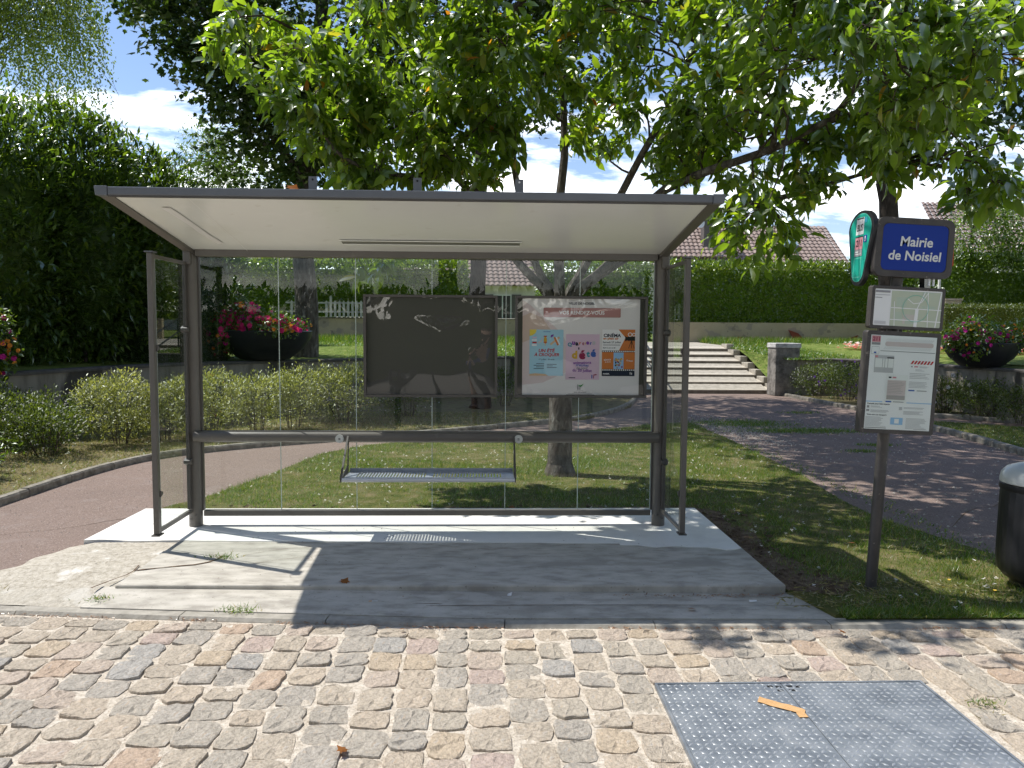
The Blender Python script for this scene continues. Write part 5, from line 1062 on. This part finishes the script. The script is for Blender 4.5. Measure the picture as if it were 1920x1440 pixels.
def cherry(loc, label):
    e = empty('cherry_tree', loc, label=label, cat='tree'); o = np.array(loc)
    mb = MB(); limb(mb, [(1.34, 2.52, -.12), (1.34, 2.55, .5), (1.35, 2.62, 1.3), (1.35, 2.66, 1.75)], .155, .115, 14, .01)
    mb.tube([(1.34, 2.52, -.13), (1.34, 2.52, .08)], [.22, .15], 14)
    samples = []
    for k, (l, (a, b)) in enumerate(zip(CH_LIMB, CH_R)):
        l = ([(1.35, 2.64, 1.5)]+l) if k < 6 else l
        q = limb(mb, l, a, b, 9, .06); samples += [np.array(p) for p in q[3:]]
    mb.build('trunk', M_bark, e, smooth=True)
    S = np.array(samples)
    C_, R_ = blob_leaves(CH_BLOB, 0, 0, 0, None, None, None, ret=True, gap=-.22, gfreq=1.1)
    # boughs: a second order of branches; each spray hangs from its nearest wood
    idx = RNG.permutation(len(C_))[:170]; B = C_[idx]; d = np.linalg.norm(B[:, None]-S[None], axis=2); near = S[d.argmin(1)]
    V1, F1, P1 = twigs(near, B, np.full(len(B), .017), .006, .10)
    S2 = np.concatenate([S, P1[:, 1:].reshape(-1, 3)]); st_ = []; 
    for c in C_: st_.append(S2[np.linalg.norm(S2-c, axis=1).argmin()])
    V2, F2, P2 = twigs(np.array(st_), C_, np.full(len(C_), .006), .0025, .08)
    cr_ = link('twigs', npmesh('twigs', np.concatenate([V1, V2]), [np.concatenate([F1, F2+len(V1)])], M_twig), e)
    per = 11; n = len(C_); ax = unit(C_-np.array(st_)+np.array([0, 0, -.05])); P = np.repeat(C_, per, 0)-np.repeat(ax, per, 0)*RNG.uniform(0, .16, (n*per, 1))+RNG.normal(0, .05, (n*per, 3))
    D = np.repeat(ax, per, 0)*.5+rsph(n*per)*.75; D[:, 2] -= .22
    Nn = rsph(n*per)*.8+np.array([0, -.1, 1.]); L = np.clip(.03+.0165*np.linalg.norm(P-CAMP, axis=1), .10, .165)*RNG.uniform(.5, 1.2, n*per); W = L*RNG.uniform(.42, .52, n*per)
    dist = np.linalg.norm(P-CAMP, axis=1); pr = np.array([proj(p) for p in P]); infr = (pr[:, 0] > 0) & (pr[:, 0] < 1920) & (pr[:, 1] > 0) & (pr[:, 1] < 600); order = np.argsort(np.where(infr, dist, 99)); near_, far_ = order[:260], order[260:]
    crown = leafobj('crown', P[far_], D[far_], Nn[far_], L[far_], W[far_], T_CHERRY, M_cherry, e)
    lm = []
    for k in range(4):
        V, fl_ = leaves(np.zeros((1, 3)), np.array([[0, 1., 0]]), np.array([[0, 0, 1.]]), 1., .48, T_CHERRY); V = V*np.array([1, 1, 1+.5*k]); lm.append(npmesh('leaf', V, fl_, M_cherry_near))
    for i in near_:
        dd = Vector(D[i]).normalized(); s = dd.cross(Vector(Nn[i])).normalized(); u = s.cross(dd); mt = Matrix((s, dd, u)).transposed()
        link('leaf', lm[i % 4], crown, P[i], mt.to_euler(), (L[i],)*3)
    return e
M_cherry_near = leafmat('cherry_leaf_near', [(0, (.065, .11, .022)), (1, (.125, .18, .03))], .58, (2.9, 3.1, .75), .05, .36)
_t = M_cherry_near.node_tree; _oi = N(_t, 'ShaderNodeObjectInfo'); _t.links.new(_oi.outputs['Random'], [x for x in _t.nodes if x.type == 'VALTORGB'][0].inputs[0])
cherry((0, 0, 0), 'spreading cherry tree behind the shelter with boughs over its roof')

def big_tree(name, label, limbs, rad, blobs, per, size, spread, leaf, tmpl, bark, wr=.8, droop=.3, gap=None, gfreq=.4, base=None):
    e = empty(name, label=label, cat='tree'); mb = MB(); S = []
    for l, (a, b) in zip(limbs, rad): q = limb(mb, l, a, b, 12, .12); S += [np.array(p) for p in q[4:]]
    S = np.array(S); cs = np.array([b[0] for b in blobs]); near = S[np.linalg.norm(cs[:, None]-S[None], axis=2).argmin(1)]
    for a, b in zip(near, cs): limb(mb, [a, (a+b)/2+np.array([0, 0, .2]), b], .09, .02, 6, .2)
    mb.build('trunk', bark, e, smooth=True)
    blob_leaves(blobs, per, size, spread, leaf, tmpl, e, wr=wr, droop=droop, gap=gap, gfreq=gfreq)
    return e
MP_BLOB = [((-4.82,10.88,8.41),(2.17,2.00,1.03),420), ((-4.36,10.74,6.82),(1.49,1.80,0.92),300), ((-3.79,11.66,5.93),(1.33,1.80,1.09),240), ((-2.92,12.29,8.05),(2.50,2.20,1.87),420), ((-5.72,9.92,7.22),(0.65,0.90,0.38),70),
  ((-1.86,12.64,6.57),(1.92,2.00,1.41),300), ((-0.74,13.27,8.81),(2.64,2.20,1.98),380), ((1.76,13.16,8.57),(2.11,2.00,1.98),260), ((-5.57,12.71,5.58),(0.90,1.20,0.64),90), ((-4.40,11.58,11.44),(3.89,4.00,2.36),500), ((-6.59,10.03,8.30),(0.65,0.80,0.27),50), ((-0.34,13.00,12.34),(3.85,4.00,2.57),400)]
maple = big_tree('maple_tree', 'tall dark maple tree above the wall left of the shelter roof', [[(-3.75, 11.9, .8), (-3.75, 11.95, 3), (-3.75, 12.1, 5.5), (-3.4, 12.1, 8), (-3, 12, 12)], [(-3.75, 12.05, 4.8), (-4.6, 11.4, 6.5), (-5.4, 11, 8.3)], [(-3.7, 12.1, 5.3), (-2.2, 12.6, 7), (-.5, 13, 9)]], [(.33, .1), (.14, .04), (.16, .05)], MP_BLOB, 9, .16, .20, M_maple, T_MAPLE, M_bark, .75, .35, -.25, .5)
T2B = [((0.33,10.14,7.80),(2.22,2.00,1.44),200), ((1.65,10.30,10.69),(3.66,4.00,2.22),420), ((2.48,9.64,8.91),(1.40,2.00,1.07),160), ((2.2,7.4,9.6),(2.8,2.6,1.4),330), ((3.8,11.6,10.2),(2.8,3,1.8),380), ((3.6,4.6,9.2),(2.4,2.4,1.1),240), ((2.2,5.2,8.6),(2.6,2.4,1.0),800), ((3.2,2.2,7.7),(2.2,1.6,.8),520), ((3.2,8.5,9.5),(3.2,2.6,1.2),700), ((-1.2,9.5,10.5),(2.4,2.6,1.6),240)]
big_tree('plane_tree', 'dark plated trunk tree standing behind the shelter centre', [[(.34, 9.85, -.1), (.33, 9.85, 2), (.32, 9.9, 4.5), (.5, 10, 8), (1, 10.2, 11)]], [(.24, .08)], T2B, 9, .17, .22, M_maple, T_SIMPLE, M_barkd, .7, .3, -.2, .5)
T4B = [((9.31,9.80,7.53),(2.11,2.40,1.44),300), ((10.32,9.67,6.21),(1.66,2.00,1.22),220), ((8.57,10.88,8.24),(1.53,2.00,1.30),170), ((10.53,8.73,7.28),(1.56,2.00,1.56),220), ((9.19,10.03,10.74),(3.88,4.00,2.00),380)]
big_tree('lime_tree', 'dark tree trunk and crown behind the bus stop sign', [[(9.05, 9.8, -.1), (9.05, 9.8, 1.9), (9.01, 9.95, 3.93), (8.98, 10.05, 5.3), (9.2, 10, 7.3), (9.4, 9.95, 9.6)]], [(.30, .1)], T4B, 9, .16, .20, M_maple, T_SIMPLE, M_barkd, .75, .3, -.2, .5)

# tall laurel mass at the left
LB = [((-7.9, 7.2, 3.0), (1.4, 1.3, 2.4), 1700), ((-7.1, 8.4, 3.2), (1.3, 1.2, 2.4), 1600), ((-6.3, 9.6, 2.9), (1.2, 1.1, 2.3), 1400), ((-5.6, 10.6, 2.4), (.9, .9, 2.0), 700), ((-9.6, 6.4, 3.2), (1.8, 1.8, 2.7), 1500), ((-8.6, 9.2, 3.6), (2, 1.4, 2.4), 500), ((-6.6, 9.3, 5.0), (.5, .5, .45), 46), ((-7.4, 8.2, 5.3), (.7, .6, .45), 70), ((-8.3, 7.3, 5.2), (.8, .7, .5), 80)]
lt = empty('laurel_thicket', label='tall glossy laurel thicket at the left edge above the wall', cat='shrub')
C_, R_ = blob_leaves(LB, 0, 0, 0, None, None, None, ret=True); n = len(C_); per = 9
P = np.repeat(C_, per, 0)+RNG.normal(0, .10, (n*per, 3)); O = np.repeat(R_, per, 0); D = O*.55+rsph(n*per)*.6+np.array([0, 0, .25]); Nn = np.array([0, 0, 1.])+rsph(n*per)*.5
L = .18*RNG.uniform(.6, 1.15, n*per); leafobj('foliage', P, D, Nn, L, L*.36, T_LAUREL, M_laurel, lt)
mb = MB()
for c, r, k in LB[:6]: limb(mb, [(c[0], c[1], .8), (c[0]+.1, c[1], c[2]), (c[0]-.1, c[1]+.1, c[2]+r[2]*.8)], .07, .015, 7)
mb.build('stems', M_barkd, lt)
mb = MB()
for c, r, k in LB[:6]:
    q = 7; v = []
    mb.lathe([(.05, -.70), (.4, -.66), (.56, -.35), (.60, 0), (.55, .3), (.38, .5), (.05, .60)], 12)
    mb.v[-84:] = [(c[0]+x*r[0]*(1+.2*noise.noise(Vector((x*3, y*3, z*3+k)))), c[1]+y*r[1], c[2]+z*r[2]) for x, y, z in mb.v[-84:]]
mb.build('inner_growth', M_laurel, lt, smooth=True)
sap = empty('acacia_sapling', label='feathery light green sapling beyond the laurel thicket', cat='tree')
mb = MB(); limb(mb, [(-8.3, 18.4, 1), (-8.3, 18.4, 4), (-8.2, 18.5, 7.8)], .08, .01, 6); limb(mb, [(-8.3, 18.4, 4), (-8.9, 18.3, 6.6)], .04, .01, 6); limb(mb, [(-8.3, 18.4, 4), (-7.5, 18.3, 6.8)], .04, .01, 6); mb.build('trunk', M_twig, sap)
blob_leaves([((-8.2, 18.4, 6.6), (.9, .8, 1.3), 220), ((-8.8, 18.4, 5.6), (.9, .8, .8), 160), ((-7.3, 18.4, 5.8), (.9, .8, 1.0), 160)], 12, .13, .18, M_bush, T_SIMPLE, sap, wr=.35, droop=-.1)
# weeping birch far left
bi = empty('weeping_birch', label='pale weeping birch with hanging strands at the top left', cat='tree')
mb = MB(); limb(mb, [(-16.5, 21, 1), (-16.4, 21, 7), (-16, 21, 15)], .22, .05, 10)
P = []; D = []
for k in range(800):
    a = RNG.uniform(0, 6.3); r = 3.6*math.sqrt(RNG.uniform(.02, 1)); x, y = -16.2+r*math.cos(a), 21+r*math.sin(a)*.6; z1 = 14.6-.45*r+RNG.normal(0, 1.3); ln = RNG.uniform(.5, 3.2); sw = RNG.normal(0, .3, 2)
    if k % 4 == 0: mb.tube([(-16.2, 21, z1-1.0), ((x-16.2)/2, (y+21)/2, z1+.3), (x, y, z1), (x+sw[0]*ln, y+sw[1]*ln, z1-ln)], [.02, .015, .008, .004], 4)
    for q in np.arange(0, ln, .085):
        for _ in range(2): P.append((x+sw[0]*q*(1-.2*q)+RNG.normal(0, .10), y+sw[1]*q+RNG.normal(0, .10), z1-q+RNG.normal(0, .05))); D.append((*RNG.normal(0, .5, 2), -.8))
mb.build('trunk', M_barkd, bi); n = len(P); leafobj('crown', P, D, rsph(n), .11*RNG.uniform(.7, 1.2, n), .065, T_SIMPLE, M_birch, bi)
# trees and bushes at the right edge
rt = empty('hazel_bush', label='bushy light green tree at the right edge by the white house', cat='tree')
mb = MB(); limb(mb, [(17.6, 20.6, 1), (17.6, 20.6, 3.4), (17.7, 20.5, 6.4)], .12, .03, 8); mb.build('trunk', M_barkd, rt)
blob_leaves([((17.4, 19.6, 5.0), (1.1, 1, 1.4), 300), ((18.6, 19.2, 5.4), (1.3, 1.2, 1.8), 320), ((19.6, 19.6, 4.2), (1.4, 1.2, 1.6), 260)], 10, .12, .18, M_bush, T_SIMPLE, rt, wr=.6)
sm_ = empty('sumac_shrub', label='dark reddish shrub at the foot of the far house fence', cat='shrub')
blob_leaves([((2.1, 13.2, 1.8), (.5, .5, .5), 120), ((1.9, 13.2, 1.2), (.5, .5, .5), 100)], 8, .09, .12, leafmat('dark_red_leaves', [(0, (.06, .02, .015)), (1, (.12, .05, .03))], .3, (1.5, 1.3, 1), .03), T_SIMPLE, sm_, name='foliage', wr=.6)

# flower planters
def planter(loc, r, h, label, fl, nf, spill, seed):
    e = empty('bowl_planter', loc, label=label, cat='planter')
    MB().lathe([(r*.40, 0), (r*.52, .02), (r*.80, h*.38), (r*.96, h*.75), (r, h*.97), (r*.97, h), (r*.90, h*.93), (.02, h*.9)], 32).build('bowl', M_bowl, e, smooth=True)
    bl = [((0, 0, h+.10), (r*.95, r*.95, .24), 200), ((-r*.3, -.1, h+.30), (r*.5, r*.4, .22), 80)]+[((s[0], s[1], h+s[2]), (s[3], s[3], s[4]), s[5]) for s in spill]
    blob_leaves(bl, 9, .085, .06, M_bush, T_SIMPLE, e, name='foliage', wr=.55, droop=.1)
    C_, R_ = blob_leaves([(b[0], tuple(np.array(b[1])*1.06), int(b[2]*nf)) for b in bl], 0, 0, 0, None, None, None, ret=True)
    front = C_[:, 1] < .25; C_ = C_[front]; R_ = R_[front]; which = RNG.integers(0, len(fl), len(C_))
    zone = (np.array([noise.noise(Vector(c)*2.2+Vector((seed, 0, 0))) for c in C_])*.5+.5)*len(fl); which = np.clip(np.where(RNG.uniform(size=len(C_)) < .75, zone, which), 0, len(fl)-1).astype(int)
    for k, (m_, s_) in enumerate(fl):
        sel = np.where(which == k)[0]
        if not len(sel): continue
        P = []; D = []; Nn = []
        for i in sel:
            ax = Vector(R_[i])+Vector((0, -.8, .2)); ax.normalize(); a = ax.orthogonal().normalized(); b = ax.cross(a)
            for q in range(5):
                w = q*1.2566+.3*i; P.append(C_[i]); D.append(a*math.cos(w)+b*math.sin(w)+ax*.35); Nn.append(ax)
        leafobj('flowers', P, np.array([tuple(d) for d in D]), np.array([tuple(d) for d in Nn]), s_, s_*1.05, T_PETAL, m_, e, kind='stuff')
    return e
planter((-4.19, 10.12, .955), .98, .62, 'dark bowl planter spilling pink petunias, seen through the left glass', [(M_pink, .058), (M_mag, .055), (M_pink, .058), (M_orange, .04), (M_wpet, .025)], .75, [(-.75, -.5, -.02, .40, .42, 170), (-1.05, -.45, -.22, .28, .34, 100), (.3, -.6, .08, .6, .2, 90), (-.35, -.3, .45, .4, .14, 50)], 1)
planter((-7.25, 5.2, .955), .75, .55, 'bowl planter with pink and orange flowers at the left edge', [(M_mag, .045), (M_orange, .035), (M_mag, .045), (M_orange, .03)], .36, [(.45, -.3, .15, .42, .5, 150), (.62, -.2, -.2, .3, .35, 80), (.35, -.2, .6, .2, .25, 30)], 5)
planter((10.62, 9.05, .935), .72, .50, 'bowl planter with orange and magenta flowers right of the timetable', [(M_orange, .026), (M_mag, .040), (M_orange, .024), (M_mag, .042)], .42, [(-.4, -.3, .05, .45, .35, 120), (.5, -.3, .1, .42, .3, 110), (-.65, -.2, .1, .25, .2, 50)], 9)

# shrubs in the beds
def shrub(loc, r, h, n, mat, label, flower=None, nf=0, fs=.014, size=.058, spike=0):
    r *= 1.2; pale = mat is M_shruby; n = int(n*(1.9 if pale else 1.3)); h *= 1.15 if pale else 1.0
    e = empty('bed_shrub', loc, label=label, cat='shrub'); mb = MB()
    for k in range(14):
        a = random.uniform(0, 6.3); q = r*random.uniform(.2, .85); mb.tube([(.1*math.cos(a), .1*math.sin(a), 0), (q*.6*math.cos(a), q*.6*math.sin(a), h*.5), (q*math.cos(a), q*math.sin(a), h*random.uniform(.75, 1.))], [.006, .004, .002], 3)
    mb.build('stems', M_twig, e)
    blob_leaves([((0, 0, h*.52), (r, r, h*.52), n), ((r*.3, -r*.3, h*.75), (r*.6, r*.6, h*.38), n//2), ((-r*.4, -r*.2, h*.68), (r*.55, r*.55, h*.36), n//2)], 6, size, .045, mat, T_SIMPLE, e, name='foliage', wr=.34, droop=-.6, gap=-.12, gfreq=3.)
    if flower:
        C_, R_ = blob_leaves([((0, 0, h*.6), (r*1.05, r*1.05, h*.55), nf)], 0, 0, 0, None, None, None, ret=True); P = np.repeat(C_, 5, 0); a = np.tile(np.arange(5)*1.2566, len(C_)); D = np.stack([np.cos(a), -.3+0*a, np.sin(a)], 1)
        leafobj('flowers', P, D, np.tile((0, -1, .3), (len(P), 1)), fs, fs*.9, T_SIMPLE, flower, e, kind='stuff')
    return e
shrub((-4.75, 4.75, -.04), .52, .80, 240, M_shruby, 'pale yellow leaved shrub in the sun left of the shelter panel')
shrub((-3.75, 5.5, -.04), .55, .82, 240, M_shruby, 'pale yellow shrub directly behind the left shelter panel')
shrub((-2.75, 6.6, -.04), .50, .80, 220, M_shruby, 'pale green shrub behind the left glass pane')
shrub((-4.3, 5.15, -.04), .42, .70, 150, M_shruby, 'small pale shrub in the gap behind the panel post')
shrub((-3.2, 6.1, -.04), .45, .74, 160, M_shruby, 'small pale shrub between the two behind the first pane')
shrub((-2.0, 7.2, -.04), .62, .85, 240, M_shruby, 'widest pale shrub behind the second glass pane', M_wpet, 60)
shrub((-5.5, 4.3, -.04), .48, .72, 220, M_shrub, 'green white flowered shrub beside the pale shrub at the left', M_wpet, 70)
shrub((-5.2, 3.7, -.04), .45, .62, 200, M_shrub, 'low green shrub in front of the stained wall', M_wpet, 40)
shrub((-5.9, 3.5, -.04), .60, .80, 260, M_shrub, 'dark green flowering shrub near the left edge', M_wpet, 60)
shrub((-6.4, 4.5, -.04), .55, .80, 220, M_shrub, 'tall shrub against the wall near the left edge', M_wpet, 60)
shrub((-5.35, 2.2, -.04), .42, .55, 160, M_bush, 'broad leaved pale green plant at the lower left edge', size=.085)
shrub((-4.25, 7.2, -.04), .40, .78, 150, M_shrub, 'dark shrub with red flowers by the wall behind the side panel', M_redp, 46, .03)
shrub((-1.0, 8.3, -.04), .55, .75, 200, M_shrub, 'green shrub behind the third glass pane', M_wpet, 20)
shrub((.9, 10.3, -.04), .6, .8, 180, M_shrub, 'leafy shrub behind the gap between the notice frames')
shrub((2.6, 12.0, -.04), .7, .9, 180, M_shrub, 'dark shrub behind the right notice frame')
shrub((8.95, 12.9, -.04), .55, .80, 220, M_shrub, 'white flowered shrub next to the stone pillar', M_wpet, 90, .018)
shrub((9.3, 12.0, -.04), .65, .85, 240, M_shrub, 'blue flowered shrub right of the pillar', M_purp, 34, .035)
shrub((9.5, 11.1, -.04), .6, .75, 220, M_shrub, 'dark green shrub left of the timetable panel', M_wpet, 30)
shrub((9.7, 10.0, -.04), .6, .75, 220, M_shrub, 'green shrub directly behind the timetable panel')
shrub((10.05, 9.3, -.04), .5, .70, 200, M_shrub, 'shrub with large white flowers right of the timetable', M_wpet, 16, .055)
shrub((10.25, 8.4, -.04), .55, .70, 220, M_shrub, 'dark low shrub at the right edge below the wall')
shrub((10.45, 7.5, -.04), .55, .65, 200, M_shrub, 'outermost green shrub at the right edge of the bed')
# flower carpet on the upper lawn
fq = np.concatenate([np.stack([RNG.normal(12.2, .5, 260), RNG.normal(16.0, .3, 260)], 1), np.stack([RNG.normal(14.0, 1., 420), RNG.normal(13.6, .5, 420)], 1)])
P = np.repeat(np.c_[fq, 1.12+RNG.uniform(0, .15, len(fq))], 5, 0); a = np.tile(np.arange(5)*1.2566, len(fq)); D = np.stack([np.cos(a), np.sin(a), .4+0*a], 1)
leafobj('flower_carpet', P, D, np.tile((0, 0, 1.), (len(P), 1)), .06, .06, T_PETAL, M_salmon, label='carpet of salmon pink bedding flowers on the upper lawn', kind='stuff')
leafobj('flower_carpet', P[::3]+.05, D[::3], np.tile((0, 0, 1.), (len(P[::3]), 1)), .06, .06, T_PETAL, M_wpet, label='carpet of white bedding flowers on the upper lawn', kind='stuff')

# ---------------------------------------------------------------- the street behind the viewer (seen in the glass)
MB().add([(-60, -60, -.13), (60, -60, -.13), (60, -8.7, -.13), (-60, -8.7, -.13)], [(0, 1, 2, 3)]).build('road', M_road, kind='structure', label='asphalt street behind the viewer reflected in the glass')
kb2 = sheet('road_kerb', [(-12, -8.7), (12, -8.7), (12, -8.55), (-12, -8.55)], -.10, M_kerb, kind='structure', label='kerb line of the street behind the viewer')
for k, (x, y) in enumerate(((-3.6, -8.3), (-2.4, -8.1), (-1.07, -7.2), (-.38, -7.7), (1.23, -6.75), (2.25, -6.6), (3.4, -6.5))):
    b = empty('bollard', (x, y, -.08), label='dark bollard reflected in the glass, number %s from the left' % ('one', 'two', 'three', 'four', 'five', 'six', 'seven')[k], cat='bollard', group='bollards along the street')
    MB().lathe([(.052, 0), (.052, .86), (.060, .87), (.060, .90), (.045, .93), (.01, .94)], 16).build('post', M_black, b, smooth=True)
for k, (x, y, s) in enumerate(((-9, -18, 1.2), (0, -20, 1.35), (9, -17.5, 1.2), (18, -19, 1.3), (-18, -19, 1.3))):
    c = copy_tree(maple); c.location = (x+3.2*s, y-12*s, -.8*s); c.scale = (s, s, s); c['group'] = 'trees across the street'; c['label'] = 'broad dark tree across the street, %s of the five reflected in the glass' % ('second', 'middle one', 'fourth', 'rightmost', 'leftmost')[k]
hedge_box('street_hedge', (-26, -20, -.1), (26, -18, 2.6), 9000, .35, M_laurel, 'dark hedge across the street behind the viewer', lump=.4)
# ---------------------------------------------------------------- the photographer, mirrored small in the glass
def skin_body(name, verts, edges, mats, parent, sub=2):
    me = bpy.data.meshes.new(name); me.from_pydata([v[:3] for v in verts], edges, [])
    o = bpy.data.objects.new(name, me); COL.objects.link(o); md = o.modifiers.new('skin', 'SKIN'); md.use_smooth_shade = True
    for i, v in enumerate(verts):
        d = me.skin_vertices[0].data[i]; d.radius = (v[3], v[4] if len(v) > 4 else v[3]); d.use_root = (i == 0)
    sb = o.modifiers.new('sub', 'SUBSURF'); sb.levels = sub; sb.render_levels = sub
    dg = bpy.context.evaluated_depsgraph_get(); ev = o.evaluated_get(dg); nm = bpy.data.meshes.new_from_object(ev); nm.name = name
    bpy.data.objects.remove(o)
    for mm in mats: nm.materials.append(mm)
    nm.polygons.foreach_set('use_smooth', [True]*len(nm.polygons))
    return link(name, nm, parent)
def person():
    e = empty('person', (.40, -6.86, -.08), label='standing person in blue shirt and dark shorts holding up a phone', cat='person')
    skin = pmat('skin', [(.45, .28, .20), (.52, .33, .25)], 8, 3, .5); shirt = pmat('blue_shirt', [(.03, .05, .13), (.04, .07, .18)], 9, 4, .85); shorts = pmat('dark_shorts', [(.012, .013, .018), (.02, .02, .025)], 9, 4, .9); hair = flat('brown_hair', (.04, .025, .015), .7)
    V = [(0, 0, .96, .15, .11), (0, 0, 1.16, .14, .10), (0, 0, 1.38, .17, .11), (0, 0, 1.50, .06, .055), (0, .02, 1.58, .055, .06), (0, .03, 1.66, .075, .09), (0, .02, 1.76, .06, .075)]
    E_ = [(0, 1), (1, 2), (2, 3), (3, 4), (4, 5), (5, 6)]
    for s in (-1, 1):
        b = len(V); V += [(s*.19, 0, 1.42, .06), (s*.24, .10, 1.20, .045), (s*.16, .30, 1.36, .036), (s*.07, .42, 1.55, .026), (s*.05, .44, 1.60, .028)]; E_ += [(2, b), (b, b+1), (b+1, b+2), (b+2, b+3), (b+3, b+4)]
        b = len(V); V += [(s*.10, 0, .90, .095), (s*.11, .02, .50, .06), (s*.11, -.02, .30, .055), (s*.11, -.03, .08, .036), (s*.12, .10, .03, .035)]; E_ += [(0, b), (b, b+1), (b+1, b+2), (b+2, b+3), (b+3, b+4)]
    o = skin_body('body', V, E_, [skin, shirt, shorts, hair], e)
    mi = []
    for p in o.data.polygons:
        c = p.center
        if c.z > 1.70 or (c.z > 1.60 and c.y < .0): mi.append(3)
        elif c.z > 1.47 and abs(c.x) < .13 and c.y < .3: mi.append(0)
        elif .98 < c.z < 1.50 and c.y < .16: mi.append(1)
        elif .52 < c.z <= .98 and c.y < .2: mi.append(2)
        else: mi.append(0)
    o.data.polygons.foreach_set('material_index', mi)
    for s in (-1, 1):
        for k in range(4): MB().tube([(s*.05, .44, 1.60+k*.014-.02), (s*.035, .462, 1.602+k*.015-.02), (s*.012, .466, 1.60+k*.015-.02)], [.009, .008, .007], 6).build('finger', skin, e, smooth=True)
        MB().tube([(s*.055, .43, 1.59), (s*.05, .425, 1.63), (s*.03, .428, 1.65)], [.010, .009, .008], 6).build('thumb', skin, e, smooth=True)
        MB().lathe([(.035, 0), (.045, .01), (.045, .05), (.03, .09), (.01, .10)], 12, (s*.115, .03, 0), 0, 1, 2.4).build('shoe', shorts, e, smooth=True)
    ph = MB().box(-.075, .448, 1.63-.04, .075, .456, 1.63+.035).build('phone', M_black, loc=(.40, -6.86, -.08), label='dark phone held up by the reflected person', cat='phone')
person()
